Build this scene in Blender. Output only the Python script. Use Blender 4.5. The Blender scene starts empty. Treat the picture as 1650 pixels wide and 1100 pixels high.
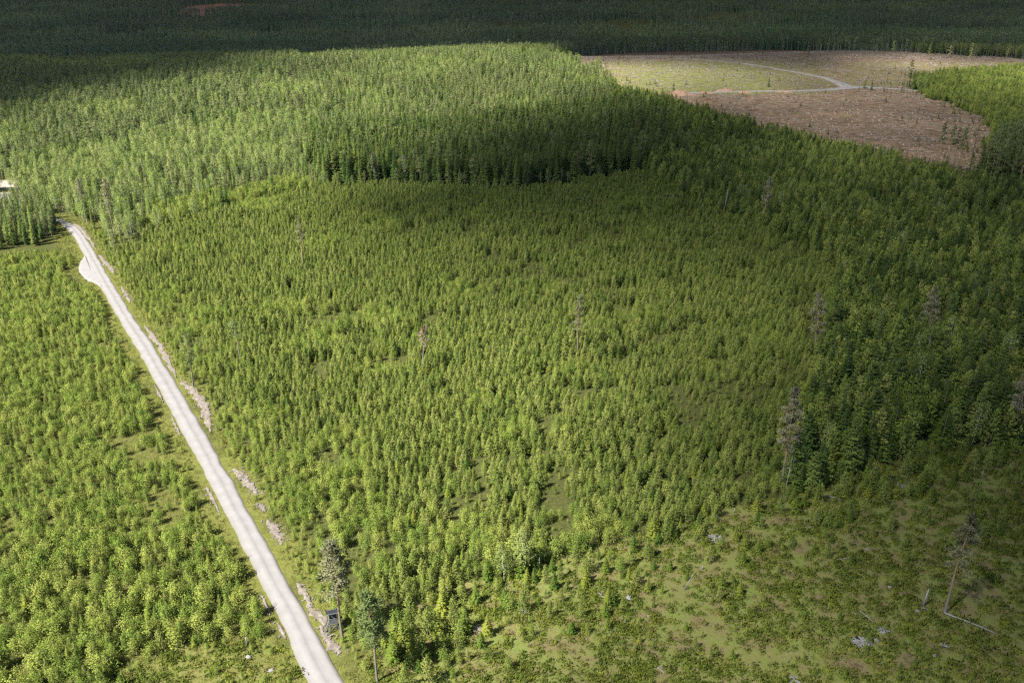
import bpy, math, random
import numpy as np
from mathutils import Vector, Matrix

random.seed(7)
RNG = np.random.default_rng(11)
R = math.radians
PI = math.pi
S = bpy.context.scene
COL = S.collection

# ------------------------------------------------------------------ camera
PW, PH, FPX, PITCH, HCAM = 1650, 1100, 1350.0, R(23.4), 105.0
cd = bpy.data.cameras.new("camera")
cam = bpy.data.objects.new("camera", cd)
COL.objects.link(cam)
cam.location = (0, 0, HCAM)
cam.rotation_euler = (R(90) - PITCH, 0, 0)
cd.sensor_width = 36
cd.lens = 36 * FPX / PW
cd.clip_start, cd.clip_end = 1.0, 20000
S.camera = cam

# ------------------------------------------------------------------ sky, sun, exposure
SUN_EL, SUN_DIR = R(52), (0.80, 0.60)          # horizontal direction in which shadows fall
w = bpy.data.worlds.new("World")
S.world = w
w.use_nodes = True
nt = w.node_tree
bg = nt.nodes["Background"]
sky = nt.nodes.new("ShaderNodeTexSky")
sky.sky_type = 'NISHITA'
sky.sun_disc = False
sky.sun_elevation = SUN_EL
sky.sun_rotation = math.atan2(-SUN_DIR[0], -SUN_DIR[1])
nt.links.new(sky.outputs[0], bg.inputs[0])
bg.inputs[1].default_value = 0.052
sd = bpy.data.lights.new("sun", 'SUN')
sd.energy = 5.0
sd.angle = R(0.5)
sd.color = (1.0, 0.955, 0.86)
sun = bpy.data.objects.new("sun", sd)
COL.objects.link(sun)
ce, se = math.cos(SUN_EL), math.sin(SUN_EL)
sun.rotation_euler = Vector((SUN_DIR[0] * ce, SUN_DIR[1] * ce, -se)).to_track_quat('-Z', 'Y').to_euler()
sun.location = (-300, -200, 600)
S.view_settings.view_transform = 'Standard'
S.view_settings.look = 'None'
S.view_settings.gamma = 1.0
S.view_settings.exposure = 2.2
cy = S.cycles
cy.max_bounces = 5
cy.diffuse_bounces = 4
cy.glossy_bounces = 1
cy.transmission_bounces = 4
cy.volume_bounces = 0
cy.transparent_max_bounces = 8
cy.use_denoising = False
cy.sample_clamp_indirect = 0.6
cy.pixel_filter_type = 'BLACKMAN_HARRIS'
cy.filter_width = 1.35
cy.caustics_reflective = cy.caustics_refractive = False

# ------------------------------------------------------------------ terrain
def hash2(ix, iy, seed):
    n = (ix.astype(np.int64) * 374761393 + iy.astype(np.int64) * 668265263 + seed * 974634777) & 0x7fffffff
    n = ((n ^ (n >> 13)) * 1274126177) & 0x7fffffff
    return ((n ^ (n >> 16)) & 0xffff) / 65535.0

def noise(x, y, seed=0):
    x, y = np.asarray(x, float), np.asarray(y, float)
    ix, iy = np.floor(x), np.floor(y)
    fx, fy = x - ix, y - iy
    fx, fy = fx * fx * (3 - 2 * fx), fy * fy * (3 - 2 * fy)
    a, b = hash2(ix, iy, seed), hash2(ix + 1, iy, seed)
    c, d = hash2(ix, iy + 1, seed), hash2(ix + 1, iy + 1, seed)
    return (a + (b - a) * fx) * (1 - fy) + (c + (d - c) * fx) * fy

def fbm(x, y, seed=0, o=4):
    s, a, t = 0, .5, 0
    for k in range(o):
        s = s + a * noise(x * 2 ** k, y * 2 ** k, seed + k * 17)
        t += a
        a *= .5
    return s / t

def sstep(a, b, x):
    t = np.clip((x - a) / (b - a), 0, 1)
    return t * t * (3 - 2 * t)

def T(x, y):
    x, y = np.asarray(x, float), np.asarray(y, float)
    z = 24 * np.exp(-((x + 20) / 330) ** 2 - ((y - 930) / 230) ** 2)
    z = z + 19 * np.exp(-((x - 520) / 360) ** 2 - ((y - 1080) / 330) ** 2)
    z = z + 4.5 * np.exp(-((x - 40) / 110) ** 2 - ((y - 400) / 90) ** 2)
    z = z - 16 * np.exp(-((x + 250) / 500) ** 2 - ((y - 1450) / 260) ** 2)
    z = z + 45 * sstep(1400, 3200, y) + 190 * sstep(2800, 6000, y)
    far = sstep(1000, 2200, y)
    z = z + far * 46 * (fbm(x / 480 + 3, y / 360, 5, 3) - .5)
    z = z + sstep(180, 500, y) * 3.0 * (fbm(x / 90, y / 90, 9, 2) - .5)
    return z

def Tm(x, y):          # with the small hummocks of the ground sheet
    x, y = np.asarray(x, float), np.asarray(y, float)
    return T(x, y) + 0.35 * (fbm(x / 3.1, y / 3.1, 21, 3) - .5) * sstep(30, 60, y)

SP, CP = math.sin(PITCH), math.cos(PITCH)
DS = np.exp(np.linspace(math.log(45), math.log(8000), 1500))

def at(px, py):
    """point of the ground seen at a photograph pixel"""
    dx = px - PW / 2
    dy = -(py - PH / 2)
    d = np.array([dx, FPX * CP + dy * SP, -FPX * SP + dy * CP])
    d = d / d[1]
    z = HCAM + DS * d[2]
    g = T(DS * d[0], DS)
    k = np.argmax(z < g)
    if not (z < g).any():
        k = len(DS) - 1
    y0, y1 = (DS[k - 1] if k else DS[k]), DS[k]
    for _ in range(18):
        m = (y0 + y1) / 2
        if HCAM + m * d[2] < float(T(m * d[0], m)):
            y1 = m
        else:
            y0 = m
    return np.array([y1 * d[0], y1])

def proj(x, y, z):
    z = z - HCAM
    zc = y * CP - z * SP
    return PW / 2 + FPX * x / zc, PH / 2 - FPX * (y * SP + z * CP) / zc, zc

def poly(pts):
    return np.array([at(*p) for p in pts])

def inside(P, x, y):
    x, y = np.asarray(x, float), np.asarray(y, float)
    r = np.zeros(x.shape, bool)
    n = len(P)
    for i in range(n):
        x0, y0 = P[i]
        x1, y1 = P[(i + 1) % n]
        if y0 == y1:
            continue
        c = ((y0 > y) != (y1 > y)) & (x < (x1 - x0) * (y - y0) / (y1 - y0) + x0)
        r ^= c
    return r

def segdist(P, x, y):
    best = np.full(np.shape(x), 1e9)
    for (x0, y0), (x1, y1) in zip(P[:-1], P[1:]):
        dx, dy = x1 - x0, y1 - y0
        t = np.clip(((x - x0) * dx + (y - y0) * dy) / (dx * dx + dy * dy + 1e-9), 0, 1)
        best = np.minimum(best, np.hypot(x - x0 - t * dx, y - y0 - t * dy))
    return best

def insw(P, x, y):
    k = 5 * np.clip(np.asarray(y) / 350, .6, 3)
    return inside(P, x + k * (fbm(np.asarray(x) / 14, np.asarray(y) / 14, 3, 3) - .5) * 2.8, y + k * (fbm(np.asarray(x) / 14 + 50, np.asarray(y) / 14, 4, 3) - .5) * 2.8)

# road edges read off the photograph
LEFT_E = [(95.5, 357), (110, 371), (122, 384.5), (129, 399), (136, 412), (146, 430), (158, 452), (174.5, 484.5), (184.5, 500), (198, 524),
          (222.7, 563.6), (243.6, 602), (262, 634.5), (279, 665.5), (292, 692), (305.5, 716), (324.5, 750), (342, 787), (362, 822),
          (382, 860), (404, 903.6), (430, 956), (458.5, 1012.7), (498, 1099)]
RIGHT_E = [(97, 353), (113.6, 360), (124.5, 367), (138, 383), (153.6, 408), (172.7, 443), (196, 481), (207, 500), (222, 522),
           (243.6, 552.7), (263.6, 587), (285.5, 620), (305.5, 656), (330, 699), (340, 716), (356, 747), (376, 778), (394.5, 814.5),
           (420, 860), (443, 901.5), (467, 947), (493.5, 991), (522, 1047.6), (554.5, 1099)]
def resample(P, n):
    P = np.array(P)
    s = np.r_[0, np.cumsum(np.hypot(*np.diff(P, axis=0).T))]
    t = np.linspace(0, s[-1], n)
    return np.c_[np.interp(t, s, P[:, 0]), np.interp(t, s, P[:, 1])]
Lw, Rw = poly(LEFT_E), poly(RIGHT_E)
def extend(P, far):
    a, b = P[-1], P[-4]
    d = (a - b) / np.linalg.norm(a - b)
    P = np.vstack([P, a + d * 70])
    return np.vstack([far, P])
FAR_E = np.array([Lw[0] + np.array([-26, 12]), Lw[0] + np.array([-12, 7])])
Lw = extend(Lw, FAR_E + [-1.0, -2.0])
Rw = extend(Rw, FAR_E + [0.8, 2.2])
LR, RR = resample(Lw, 500), resample(Rw, 500)
CR = (LR + RR) / 2
PULL = poly([(136, 408), (131, 417), (126, 425), (124.5, 432), (127, 439), (136, 449), (147, 455), (158, 459), (170, 472), (175, 470), (160, 440)])

def road_side(x, y):
    """signed distance to the road centre line, + on the plantation side"""
    C = CR[::6]
    best = np.full(np.shape(x), 1e9)
    sg = np.zeros(np.shape(x))
    for (x0, y0), (x1, y1) in zip(C[:-1], C[1:]):
        dx, dy = x1 - x0, y1 - y0
        L2 = dx * dx + dy * dy
        t = np.clip(((x - x0) * dx + (y - y0) * dy) / L2, 0, 1)
        d = np.hypot(x - x0 - t * dx, y - y0 - t * dy)
        c = dx * (y - y0) - dy * (x - x0)
        m = d < best
        best = np.where(m, d, best)
        sg = np.where(m, np.sign(c), sg)
    return best * sg

# regions (outlines of the ground, read off the photograph)
P_PLANT = poly([(100, 350), (200, 392), (265, 372), (335, 350), (420, 318), (520, 303), (600, 300), (700, 305), (830, 312), (960, 292),
                (1010, 280), (1050, 287), (1100, 322), (1200, 366), (1300, 402), (1345, 450), (1330, 550), (1300, 650), (1275, 730), (1262, 800),
                (1190, 812), (1100, 846), (1000, 872), (930, 892), (850, 916), (720, 945), (655, 985), (610, 1010), (590, 1090), (600, 1300), (300, 1200)])
P_HEATH = poly([(600, 1400), (590, 1060), (655, 985), (720, 945), (850, 916), (930, 892), (1000, 872), (1100, 846), (1190, 812), (1262, 800),
                (1310, 790), (1370, 760), (1450, 735), (1560, 722), (1700, 715), (2000, 720), (2300, 1000), (2200, 1400)])
P_SPRUCE = poly([(505, 300), (600, 298), (700, 303), (830, 310), (960, 290), (1010, 278), (1045, 282), (1095, 255), (1060, 200), (1000, 178), (900, 190), (800, 205), (650, 215), (500, 225)])
P_CUT = poly([(880, 96), (930, 91), (985, 87), (1130, 83.5), (1280, 82), (1480, 85), (1650, 96), (1800, 103), (1640, 112), (1560, 119), (1490, 128), (1470, 138),
              (1478, 152), (1530, 166), (1585, 188), (1605, 222), (1600, 262), (1590, 300), (1560, 296), (1480, 272), (1400, 254), (1300, 228), (1200, 203), (1130, 187),
              (1060, 168), (1000, 150), (975, 132), (940, 112)])
P_LIGHT = poly([(1465, 138), (1490, 126), (1560, 118), (1640, 111), (1850, 103), (2200, 103), (2200, 235), (1640, 238), (1608, 226), (1585, 190), (1530, 167), (1478, 153)])
P_DARKPINE = poly([(1578, 296), (1640, 308), (1760, 330), (2200, 380), (2200, 236), (1640, 239), (1612, 240), (1600, 270)])
P_CORNER = poly([(-400, 402), (0, 402), (62, 397), (92, 370), (90, 352), (66, 338), (-20, 342), (-400, 345)])
P_LANDING = poly([(-60, 338), (34, 334), (40, 322), (30, 312), (-60, 310)])
P_BARE = poly([(-60, 305), (46, 304), (44, 294), (20, 290), (-60, 292)])
P_REDCUT = poly([(250, 24), (330, 28), (400, 20), (440, 9), (380, 6), (300, 12)])
P_GAP = poly([(190, 1068), (300, 1045), (420, 1022), (470, 1058), (500, 1110), (560, 1300), (100, 1300)])
P_DECID = poly([(225, 375), (330, 352), (420, 322), (500, 308), (500, 296), (420, 306), (330, 326), (240, 345)])

# ------------------------------------------------------------------ materials
def new_mat(name):
    m = bpy.data.materials.new(name)
    m.use_nodes = True
    n = m.node_tree
    for x in list(n.nodes):
        n.nodes.remove(x)
    out = n.nodes.new("ShaderNodeOutputMaterial")
    return m, n, out

def N(n, t, **kw):
    x = n.nodes.new(t)
    for k, v in kw.items():
        if k in x.inputs:
            x.inputs[k].default_value = v
        else:
            setattr(x, k, v)
    return x

def ramp(n, fac, stops):
    r = n.nodes.new("ShaderNodeValToRGB")
    e = r.color_ramp.elements
    e[0].position, e[0].color = stops[0][0], (*stops[0][1], 1)
    e[1].position, e[1].color = stops[-1][0], (*stops[-1][1], 1)
    for p, c in stops[1:-1]:
        q = e.new(p)
        q.color = (*c, 1)
    n.links.new(fac, r.inputs[0])
    return r.outputs[0]

def mixc(n, fac, a, b):
    m = n.nodes.new("ShaderNodeMix")
    m.data_type = 'RGBA'
    if isinstance(fac, (int, float)):
        m.inputs[0].default_value = fac
    else:
        n.links.new(fac, m.inputs[0])
    for v, s in ((a, m.inputs[6]), (b, m.inputs[7])):
        if isinstance(v, tuple):
            s.default_value = (*v, 1)
        else:
            n.links.new(v, s)
    return m.outputs[2]

def math_(n, op, a, b=0.0, clamp=False):
    m = n.nodes.new("ShaderNodeMath")
    m.operation = op
    m.use_clamp = clamp
    for v, s in ((a, m.inputs[0]), (b, m.inputs[1])):
        if isinstance(v, (int, float)):
            s.default_value = v
        else:
            n.links.new(v, s)
    return m.outputs[0]

def foliage(name, stops, trans=0.4, spread=1.0):
    """needles / leaves: colour differs from tree to tree and from shoot to shoot"""
    m, n, out = new_mat(name)
    oi = N(n, "ShaderNodeObjectInfo")
    va = N(n, "ShaderNodeAttribute", attribute_name="var")
    f = math_(n, 'ADD', math_(n, 'MULTIPLY', oi.outputs['Random'], 0.74 * spread), math_(n, 'MULTIPLY', va.outputs['Fac'], 0.26))
    c = ramp(n, f, stops)
    d = N(n, "ShaderNodeBsdfDiffuse")
    t = N(n, "ShaderNodeBsdfTranslucent")
    # needles of a spray point all ways: the mean normal leans outward and up from the stem
    tc = N(n, "ShaderNodeTexCoord")
    fl = N(n, "ShaderNodeVectorMath", operation='MULTIPLY')
    fl.inputs[1].default_value = (1, 1, 0)
    n.links.new(tc.outputs['Object'], fl.inputs[0])
    nr = N(n, "ShaderNodeVectorMath", operation='NORMALIZE')
    n.links.new(fl.outputs[0], nr.inputs[0])
    vt = N(n, "ShaderNodeVectorTransform", vector_type='VECTOR', convert_from='OBJECT', convert_to='WORLD')
    n.links.new(nr.outputs[0], vt.inputs[0])
    n2 = N(n, "ShaderNodeVectorMath", operation='NORMALIZE')
    n.links.new(vt.outputs[0], n2.inputs[0])
    geo = N(n, "ShaderNodeNewGeometry")
    s1 = N(n, "ShaderNodeVectorMath", operation='MULTIPLY_ADD')
    s1.inputs[1].default_value = (.62, .62, .62)
    s1.inputs[2].default_value = (0, 0, .75)
    n.links.new(n2.outputs[0], s1.inputs[0])
    s2 = N(n, "ShaderNodeVectorMath", operation='MULTIPLY_ADD')
    s2.inputs[1].default_value = (.45, .45, .45)
    n.links.new(geo.outputs['Normal'], s2.inputs[0])
    n.links.new(s1.outputs[0], s2.inputs[2])
    s3 = N(n, "ShaderNodeVectorMath", operation='NORMALIZE')
    n.links.new(s2.outputs[0], s3.inputs[0])
    n.links.new(s3.outputs[0], d.inputs['Normal'])
    n.links.new(c, d.inputs[0])
    n.links.new(c, t.inputs[0])
    mx = N(n, "ShaderNodeMixShader")
    mx.inputs[0].default_value = trans
    n.links.new(d.outputs[0], mx.inputs[1])
    n.links.new(t.outputs[0], mx.inputs[2])
    n.links.new(mx.outputs[0], out.inputs[0])
    return m

def simple(name, c1, c2, scale=4.0, rough=.9, stretch=(1, 1, 1), bump=0.0):
    m, n, out = new_mat(name)
    tc = N(n, "ShaderNodeTexCoord")
    mp = N(n, "ShaderNodeMapping")
    mp.inputs['Scale'].default_value = stretch
    n.links.new(tc.outputs['Object'], mp.inputs[0])
    nz = N(n, "ShaderNodeTexNoise", Scale=scale, Detail=5.0, Roughness=.65)
    n.links.new(mp.outputs[0], nz.inputs['Vector'])
    c = ramp(n, nz.outputs[0], [(.3, c1), (.7, c2)])
    b = N(n, "ShaderNodeBsdfPrincipled", Roughness=rough)
    b.inputs['Specular IOR Level'].default_value = .2
    n.links.new(c, b.inputs['Base Color'])
    if bump:
        bp = N(n, "ShaderNodeBump", Strength=bump, Distance=.05)
        n.links.new(nz.outputs[0], bp.inputs['Height'])
        n.links.new(bp.outputs[0], b.inputs['Normal'])
    n.links.new(b.outputs[0], out.inputs[0])
    return m

def bark_pine():
    m, n, out = new_mat("pine_bark")
    tc = N(n, "ShaderNodeTexCoord")
    sp = N(n, "ShaderNodeSeparateXYZ")
    n.links.new(tc.outputs['Object'], sp.inputs[0])
    nz = N(n, "ShaderNodeTexNoise", Scale=3.0, Detail=4.0)
    n.links.new(tc.outputs['Object'], nz.inputs['Vector'])
    h = math_(n, 'ADD', sp.outputs[2], math_(n, 'MULTIPLY', nz.outputs[0], 3.0))
    f = math_(n, 'DIVIDE', h, 20.0)
    c = ramp(n, f, [(.2, (.14, .125, .11)), (.42, (.17, .125, .095)), (.6, (.23, .145, .092))])
    c2 = mixc(n, math_(n, 'MULTIPLY', nz.outputs[0], .55), c, (.07, .055, .05))
    b = N(n, "ShaderNodeBsdfDiffuse")
    n.links.new(c2, b.inputs[0])
    n.links.new(b.outputs[0], out.inputs[0])
    return m

M = {}
M['young_pine'] = foliage("young_pine_needles", [(0, (.100, .146, .032)), (.5, (.178, .222, .050)), (1, (.255, .275, .078))])
M['young_spruce'] = foliage("young_spruce_needles", [(0, (.050, .090, .020)), (.5, (.100, .145, .026)), (1, (.190, .205, .036))])
M['heath_spruce'] = foliage("heath_spruce_needles", [(0, (.050, .092, .018)), (.5, (.105, .145, .024)), (1, (.185, .200, .036))])
M['spruce'] = foliage("spruce_needles", [(0, (.036, .072, .019)), (.5, (.080, .122, .030)), (1, (.165, .195, .048))])
M['pine'] = foliage("pine_needles", [(0, (.100, .135, .048)), (.5, (.140, .174, .064)), (1, (.185, .205, .084))])
M['sapling'] = foliage("sapling_leaves", [(0, (.095, .150, .028)), (.5, (.165, .210, .042)), (1, (.232, .252, .062))], .4)
M['birch'] = foliage("birch_leaves", [(0, (.100, .150, .038)), (.5, (.158, .198, .054)), (1, (.215, .238, .085))], .4)
M['pine_bark'] = bark_pine()
M['bark'] = simple("brown_bark", (.07, .055, .045), (.15, .12, .10), 6, stretch=(1, 1, .25))
M['birch_bark'] = simple("birch_bark", (.20, .195, .18), (.42, .40, .38), 4, stretch=(1, 1, 2))
M['deadwood'] = simple("weathered_wood", (.10, .095, .09), (.21, .20, .19), 5, stretch=(1, 1, .2))
M['greywood'] = simple("silver_grey_timber", (.06, .06, .062), (.12, .12, .124), 7, stretch=(1, 1, .2))
M['roof'] = simple("dark_sheet_roof", (.010, .0105, .015), (.022, .023, .030), 5, .7)
M['rock'] = simple("pale_rock", (.085, .082, .08), (.19, .185, .18), 2.2, bump=.6)
M['stone'] = simple("roadside_stone", (.075, .065, .056), (.17, .15, .135), 2.0, bump=.6)
M['stump'] = simple("cut_stump_wood", (.12, .10, .075), (.34, .29, .23), 5)
M['soilheap'] = simple("red_earth", (.105, .055, .034), (.21, .14, .10), .6, bump=.8)
M['heather'] = foliage("heather_and_grass", [(0, (.060, .048, .024)), (.45, (.090, .082, .026)), (.75, (.085, .110, .022)), (1, (.15, .145, .032))], .15)
M['darkheather'] = foliage("dark_heather", [(0, (.030, .024, .014)), (.5, (.050, .040, .020)), (1, (.075, .062, .026))], .1)
M['bilberry'] = foliage("bilberry_leaves", [(0, (.050, .076, .014)), (.5, (.088, .115, .020)), (1, (.15, .165, .028))], .3)
M['vergegrass'] = foliage("verge_grass", [(0, (.080, .092, .026)), (.5, (.115, .13, .032)), (1, (.165, .16, .05))], .25)
M['slash'] = simple("logging_slash", (.055, .040, .030), (.30, .255, .21), .25)

# ground: one material, mixing what grows where
def ground_mat():
    m, n, out = new_mat("forest_ground")
    geo = N(n, "ShaderNodeNewGeometry")
    def nz(scale, detail=5.0, rough=.6):
        x = N(n, "ShaderNodeTexNoise", Scale=scale, Detail=detail, Roughness=rough)
        n.links.new(geo.outputs['Position'], x.inputs['Vector'])
        return x.outputs[0]
    def attr(a):
        return N(n, "ShaderNodeAttribute", attribute_name=a).outputs['Fac']
    big, mid, fine = nz(.045, 4), nz(.22, 6, .65), nz(1.4, 6, .7)
    floor = ramp(n, fine, [(.3, (.022, .026, .010)), (.5, (.038, .042, .014)), (.7, (.062, .064, .020))])
    heath = ramp(n, mid, [(.30, (.042, .032, .018)), (.38, (.084, .063, .035)), (.47, (.082, .088, .025)), (.62, (.070, .108, .016))])
    heath = mixc(n, ramp(n, fine, [(.35, (0, 0, 0)), (.75, (1, 1, 1))]), heath, (.115, .102, .048))
    mp = N(n, "ShaderNodeMapping")
    mp.inputs['Scale'].default_value = (.05, .22, .2)
    mp.inputs['Rotation'].default_value = (0, 0, .35)
    n.links.new(geo.outputs['Position'], mp.inputs[0])
    st = N(n, "ShaderNodeTexNoise", Scale=2.6, Detail=5.0, Roughness=.7)
    n.links.new(mp.outputs[0], st.inputs['Vector'])
    cut = ramp(n, mixc(n, .5, mid, nz(.05, 4)), [(.34, (.036, .028, .017)), (.44, (.075, .053, .034)), (.53, (.105, .074, .052)), (.63, (.060, .062, .022))])
    cut = mixc(n, ramp(n, st.outputs[0], [(.38, (1, 1, 1)), (.5, (0, 0, 0))]), cut, (.030, .022, .014))
    cut = mixc(n, ramp(n, st.outputs[0], [(.53, (0, 0, 0)), (.64, (1, 1, 1))]), cut, (.185, .125, .088))
    cut = mixc(n, ramp(n, fine, [(.5, (0, 0, 0)), (.85, (1, 1, 1))]), cut, (.17, .125, .095))
    gcut = ramp(n, mid, [(.3, (.055, .060, .020)), (.5, (.085, .088, .032)), (.7, (.125, .108, .060))])
    verge = ramp(n, fine, [(.3, (.045, .052, .013)), (.5, (.075, .080, .020)), (.7, (.105, .092, .042))])
    c = mixc(n, attr("heath"), floor, heath)
    c = mixc(n, attr("cut"), c, cut)
    c = mixc(n, attr("greencut"), c, gcut)
    c = mixc(n, attr("verge"), c, verge)
    c = mixc(n, attr("bare"), c, mixc(n, fine, (.16, .14, .12), (.24, .215, .19)))
    c = mixc(n, attr("red"), c, (.16, .085, .065))
    b = N(n, "ShaderNodeBsdfDiffuse")
    n.links.new(c, b.inputs[0])
    bp = N(n, "ShaderNodeBump", Strength=.9, Distance=.25)
    n.links.new(fine, bp.inputs['Height'])
    n.links.new(bp.outputs[0], b.inputs['Normal'])
    n.links.new(b.outputs[0], out.inputs[0])
    return m

def road_mat():
    m, n, out = new_mat("gravel")
    geo = N(n, "ShaderNodeNewGeometry")
    ac = N(n, "ShaderNodeAttribute", attribute_name="across")
    a = math_(n, 'ABSOLUTE', ac.outputs['Fac'])
    n1 = N(n, "ShaderNodeTexNoise", Scale=.35, Detail=6.0, Roughness=.65)
    n2 = N(n, "ShaderNodeTexNoise", Scale=5.0, Detail=5.0, Roughness=.7)
    for x in (n1, n2):
        n.links.new(geo.outputs['Position'], x.inputs['Vector'])
    base = ramp(n, n1.outputs[0], [(.3, (.135, .132, .132)), (.7, (.172, .169, .169))])
    tr = ramp(n, a, [(0, (.70, .70, .70)), (.18, (.88, .88, .88)), (.42, (1, 1, 1)), (.62, (1, 1, 1)), (.84, (.84, .83, .81)), (1, (.66, .63, .58))])
    mul = n.nodes.new("ShaderNodeMix")
    mul.data_type = 'RGBA'
    mul.blend_type = 'MULTIPLY'
    mul.inputs[0].default_value = .9
    n.links.new(base, mul.inputs[6])
    n.links.new(tr, mul.inputs[7])
    c = mixc(n, math_(n, 'MULTIPLY', n2.outputs[0], .35), mul.outputs[2], (.105, .098, .093))
    b = N(n, "ShaderNodeBsdfDiffuse")
    n.links.new(c, b.inputs[0])
    bp = N(n, "ShaderNodeBump", Strength=.5, Distance=.04)
    n.links.new(n2.outputs[0], bp.inputs['Height'])
    n.links.new(bp.outputs[0], b.inputs['Normal'])
    n.links.new(b.outputs[0], out.inputs[0])
    return m
M['ground'] = ground_mat()
M['road'] = road_mat()
M['soil'] = simple("sandy_soil", (.066, .054, .043), (.145, .127, .112), .9, bump=.8)

# ------------------------------------------------------------------ object helpers
def np_mesh(name, V, F, mats, var=None, midx=None, smooth=False):
    me = bpy.data.meshes.new(name)
    me.from_pydata(V, [], F)
    for m in mats:
        me.materials.append(m)
    if midx is not None:
        me.polygons.foreach_set("material_index", np.array(midx, dtype=np.int32))
    if var is not None:
        a = me.attributes.new("var", 'FLOAT', 'FACE')
        a.data.foreach_set("value", np.array(var, dtype=np.float32))
    if smooth:
        me.polygons.foreach_set("use_smooth", [True] * len(me.polygons))
    me.update()
    return me

def link(name, me, parent=None, label=None, cat=None, group=None, kind=None, loc=None, rot=None, scl=None):
    o = bpy.data.objects.new(name, me)
    COL.objects.link(o)
    if parent is not None:
        o.parent = parent
    if loc is not None:
        o.location = loc
    if rot is not None:
        o.rotation_euler = rot
    if scl is not None:
        o.scale = scl
    for k, v in (("label", label), ("category", cat), ("group", group), ("kind", kind)):
        if v:
            o[k] = v
    return o

class B:
    """collects faces of one mesh"""
    def __init__(s):
        s.V, s.F, s.var, s.mi = [], [], [], []
    def face(s, pts, var=0.5, mi=0):
        k = len(s.V)
        s.V.extend([tuple(p) for p in pts])
        s.F.append(tuple(range(k, k + len(pts))))
        s.var.append(var)
        s.mi.append(mi)
    def tube(s, pts, rad, sides=6, mi=0, cap=True):
        pts = [Vector(p) for p in pts]
        k0 = len(s.V)
        for i, p in enumerate(pts):
            d = (pts[min(i + 1, len(pts) - 1)] - pts[max(i - 1, 0)]).normalized()
            a = d.cross(Vector((.3, .9, .1)))
            if a.length < .05:
                a = d.cross(Vector((1, 0, 0)))
            a.normalize()
            b = d.cross(a)
            for j in range(sides):
                t = 2 * PI * j / sides
                s.V.append(tuple(p + (a * math.cos(t) + b * math.sin(t)) * rad[i]))
        for i in range(len(pts) - 1):
            for j in range(sides):
                a0, a1 = k0 + i * sides + j, k0 + i * sides + (j + 1) % sides
                s.F.append((a0, a1, a1 + sides, a0 + sides))
                s.var.append(.5)
                s.mi.append(mi)
        if cap:
            s.F.append(tuple(k0 + (len(pts) - 1) * sides + j for j in range(sides)))
            s.var.append(.5)
            s.mi.append(mi)
            s.F.append(tuple(k0 + j for j in reversed(range(sides))))
            s.var.append(.5)
            s.mi.append(mi)
    def box(s, c, size, rot=None, mi=0):
        c = Vector(c)
        k = len(s.V)
        for dx in (-.5, .5):
            for dy in (-.5, .5):
                for dz in (-.5, .5):
                    v = Vector((dx * size[0], dy * size[1], dz * size[2]))
                    if rot is not None:
                        v = rot @ v
                    s.V.append(tuple(c + v))
        for f in ((0, 1, 3, 2), (4, 6, 7, 5), (0, 4, 5, 1), (2, 3, 7, 6), (0, 2, 6, 4), (1, 5, 7, 3)):
            s.F.append(tuple(k + i for i in f))
            s.var.append(.5)
            s.mi.append(mi)
    def leaf(s, p, d, L, W, rnd, var, mi=0):
        """a needle spray or leaf: a small bent diamond"""
        d = d.normalized()
        a = d.cross(Vector((rnd.uniform(-1, 1), rnd.uniform(-1, 1), rnd.uniform(-1, 1))))
        if a.length < .05:
            a = d.cross(Vector((0, 1, .2)))
        a.normalize()
        m = p + d * (L * .5)
        s.face([p, m + a * W * .5, p + d * L, m - a * W * .5], var, mi)
    def mesh(s, name, mats, smooth=False):
        return np_mesh(name, s.V, s.F, mats, s.var, s.mi, smooth)

def rv(r, s=1.0):
    return Vector((r.gauss(0, s), r.gauss(0, s), r.gauss(0, s)))

# ------------------------------------------------------------------ trees: every builder returns (crown B, trunk B, height)
def t_young_pine(seed, h=5.0, wide=1.0):
    r = random.Random(seed)
    c, t = B(), B()
    t.tube([(0, 0, -.2), (r.gauss(0, .03), r.gauss(0, .03), h * .5), (r.gauss(0, .05), r.gauss(0, .05), h * .97)], [.075, .045, .012], 5)
    z = .3
    while z < h * .97:
        f = z / h
        prof = (.72 + 1.4 * f if f < .20 else 1.0 - ((f - .20) / .80) ** 1.05 * .94)
        L0 = .250 * h * prof * wide
        nb = 6 if f < .75 else 5
        ph = r.uniform(0, 6.28)
        for k in range(nb):
            if r.random() < .1:
                continue
            az = ph + k * 6.283 / nb + r.gauss(0, .2)
            L = L0 * r.uniform(.72, 1.15)
            el = R(12 + 48 * f) + r.gauss(0, .12)
            for s_ in (.38, .62, .82, 1.0):
                if L * s_ < .12:
                    continue
                e2 = el + .45 * s_
                p = Vector((math.cos(az) * L * s_, math.sin(az) * L * s_, z + L * s_ * math.tan(el) * .55 + .12 * s_ * s_))
                d = Vector((math.cos(az) * math.cos(e2), math.sin(az) * math.cos(e2), math.sin(e2)))
                v = r.random()
                for q in range(5 if s_ > .5 else 4):
                    c.leaf(p - d * .06 + rv(r, .05), d + rv(r, .42), r.uniform(.23, .36), r.uniform(.085, .13), r, min(1, max(0, v + r.gauss(0, .15))))
        z += r.uniform(.30, .40)
    for q in range(10):
        c.leaf(Vector((0, 0, h - .45 + .06 * q)), Vector((0, 0, 1)) + rv(r, .25), .34, .13, r, r.random())
    return c, t, h

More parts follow.
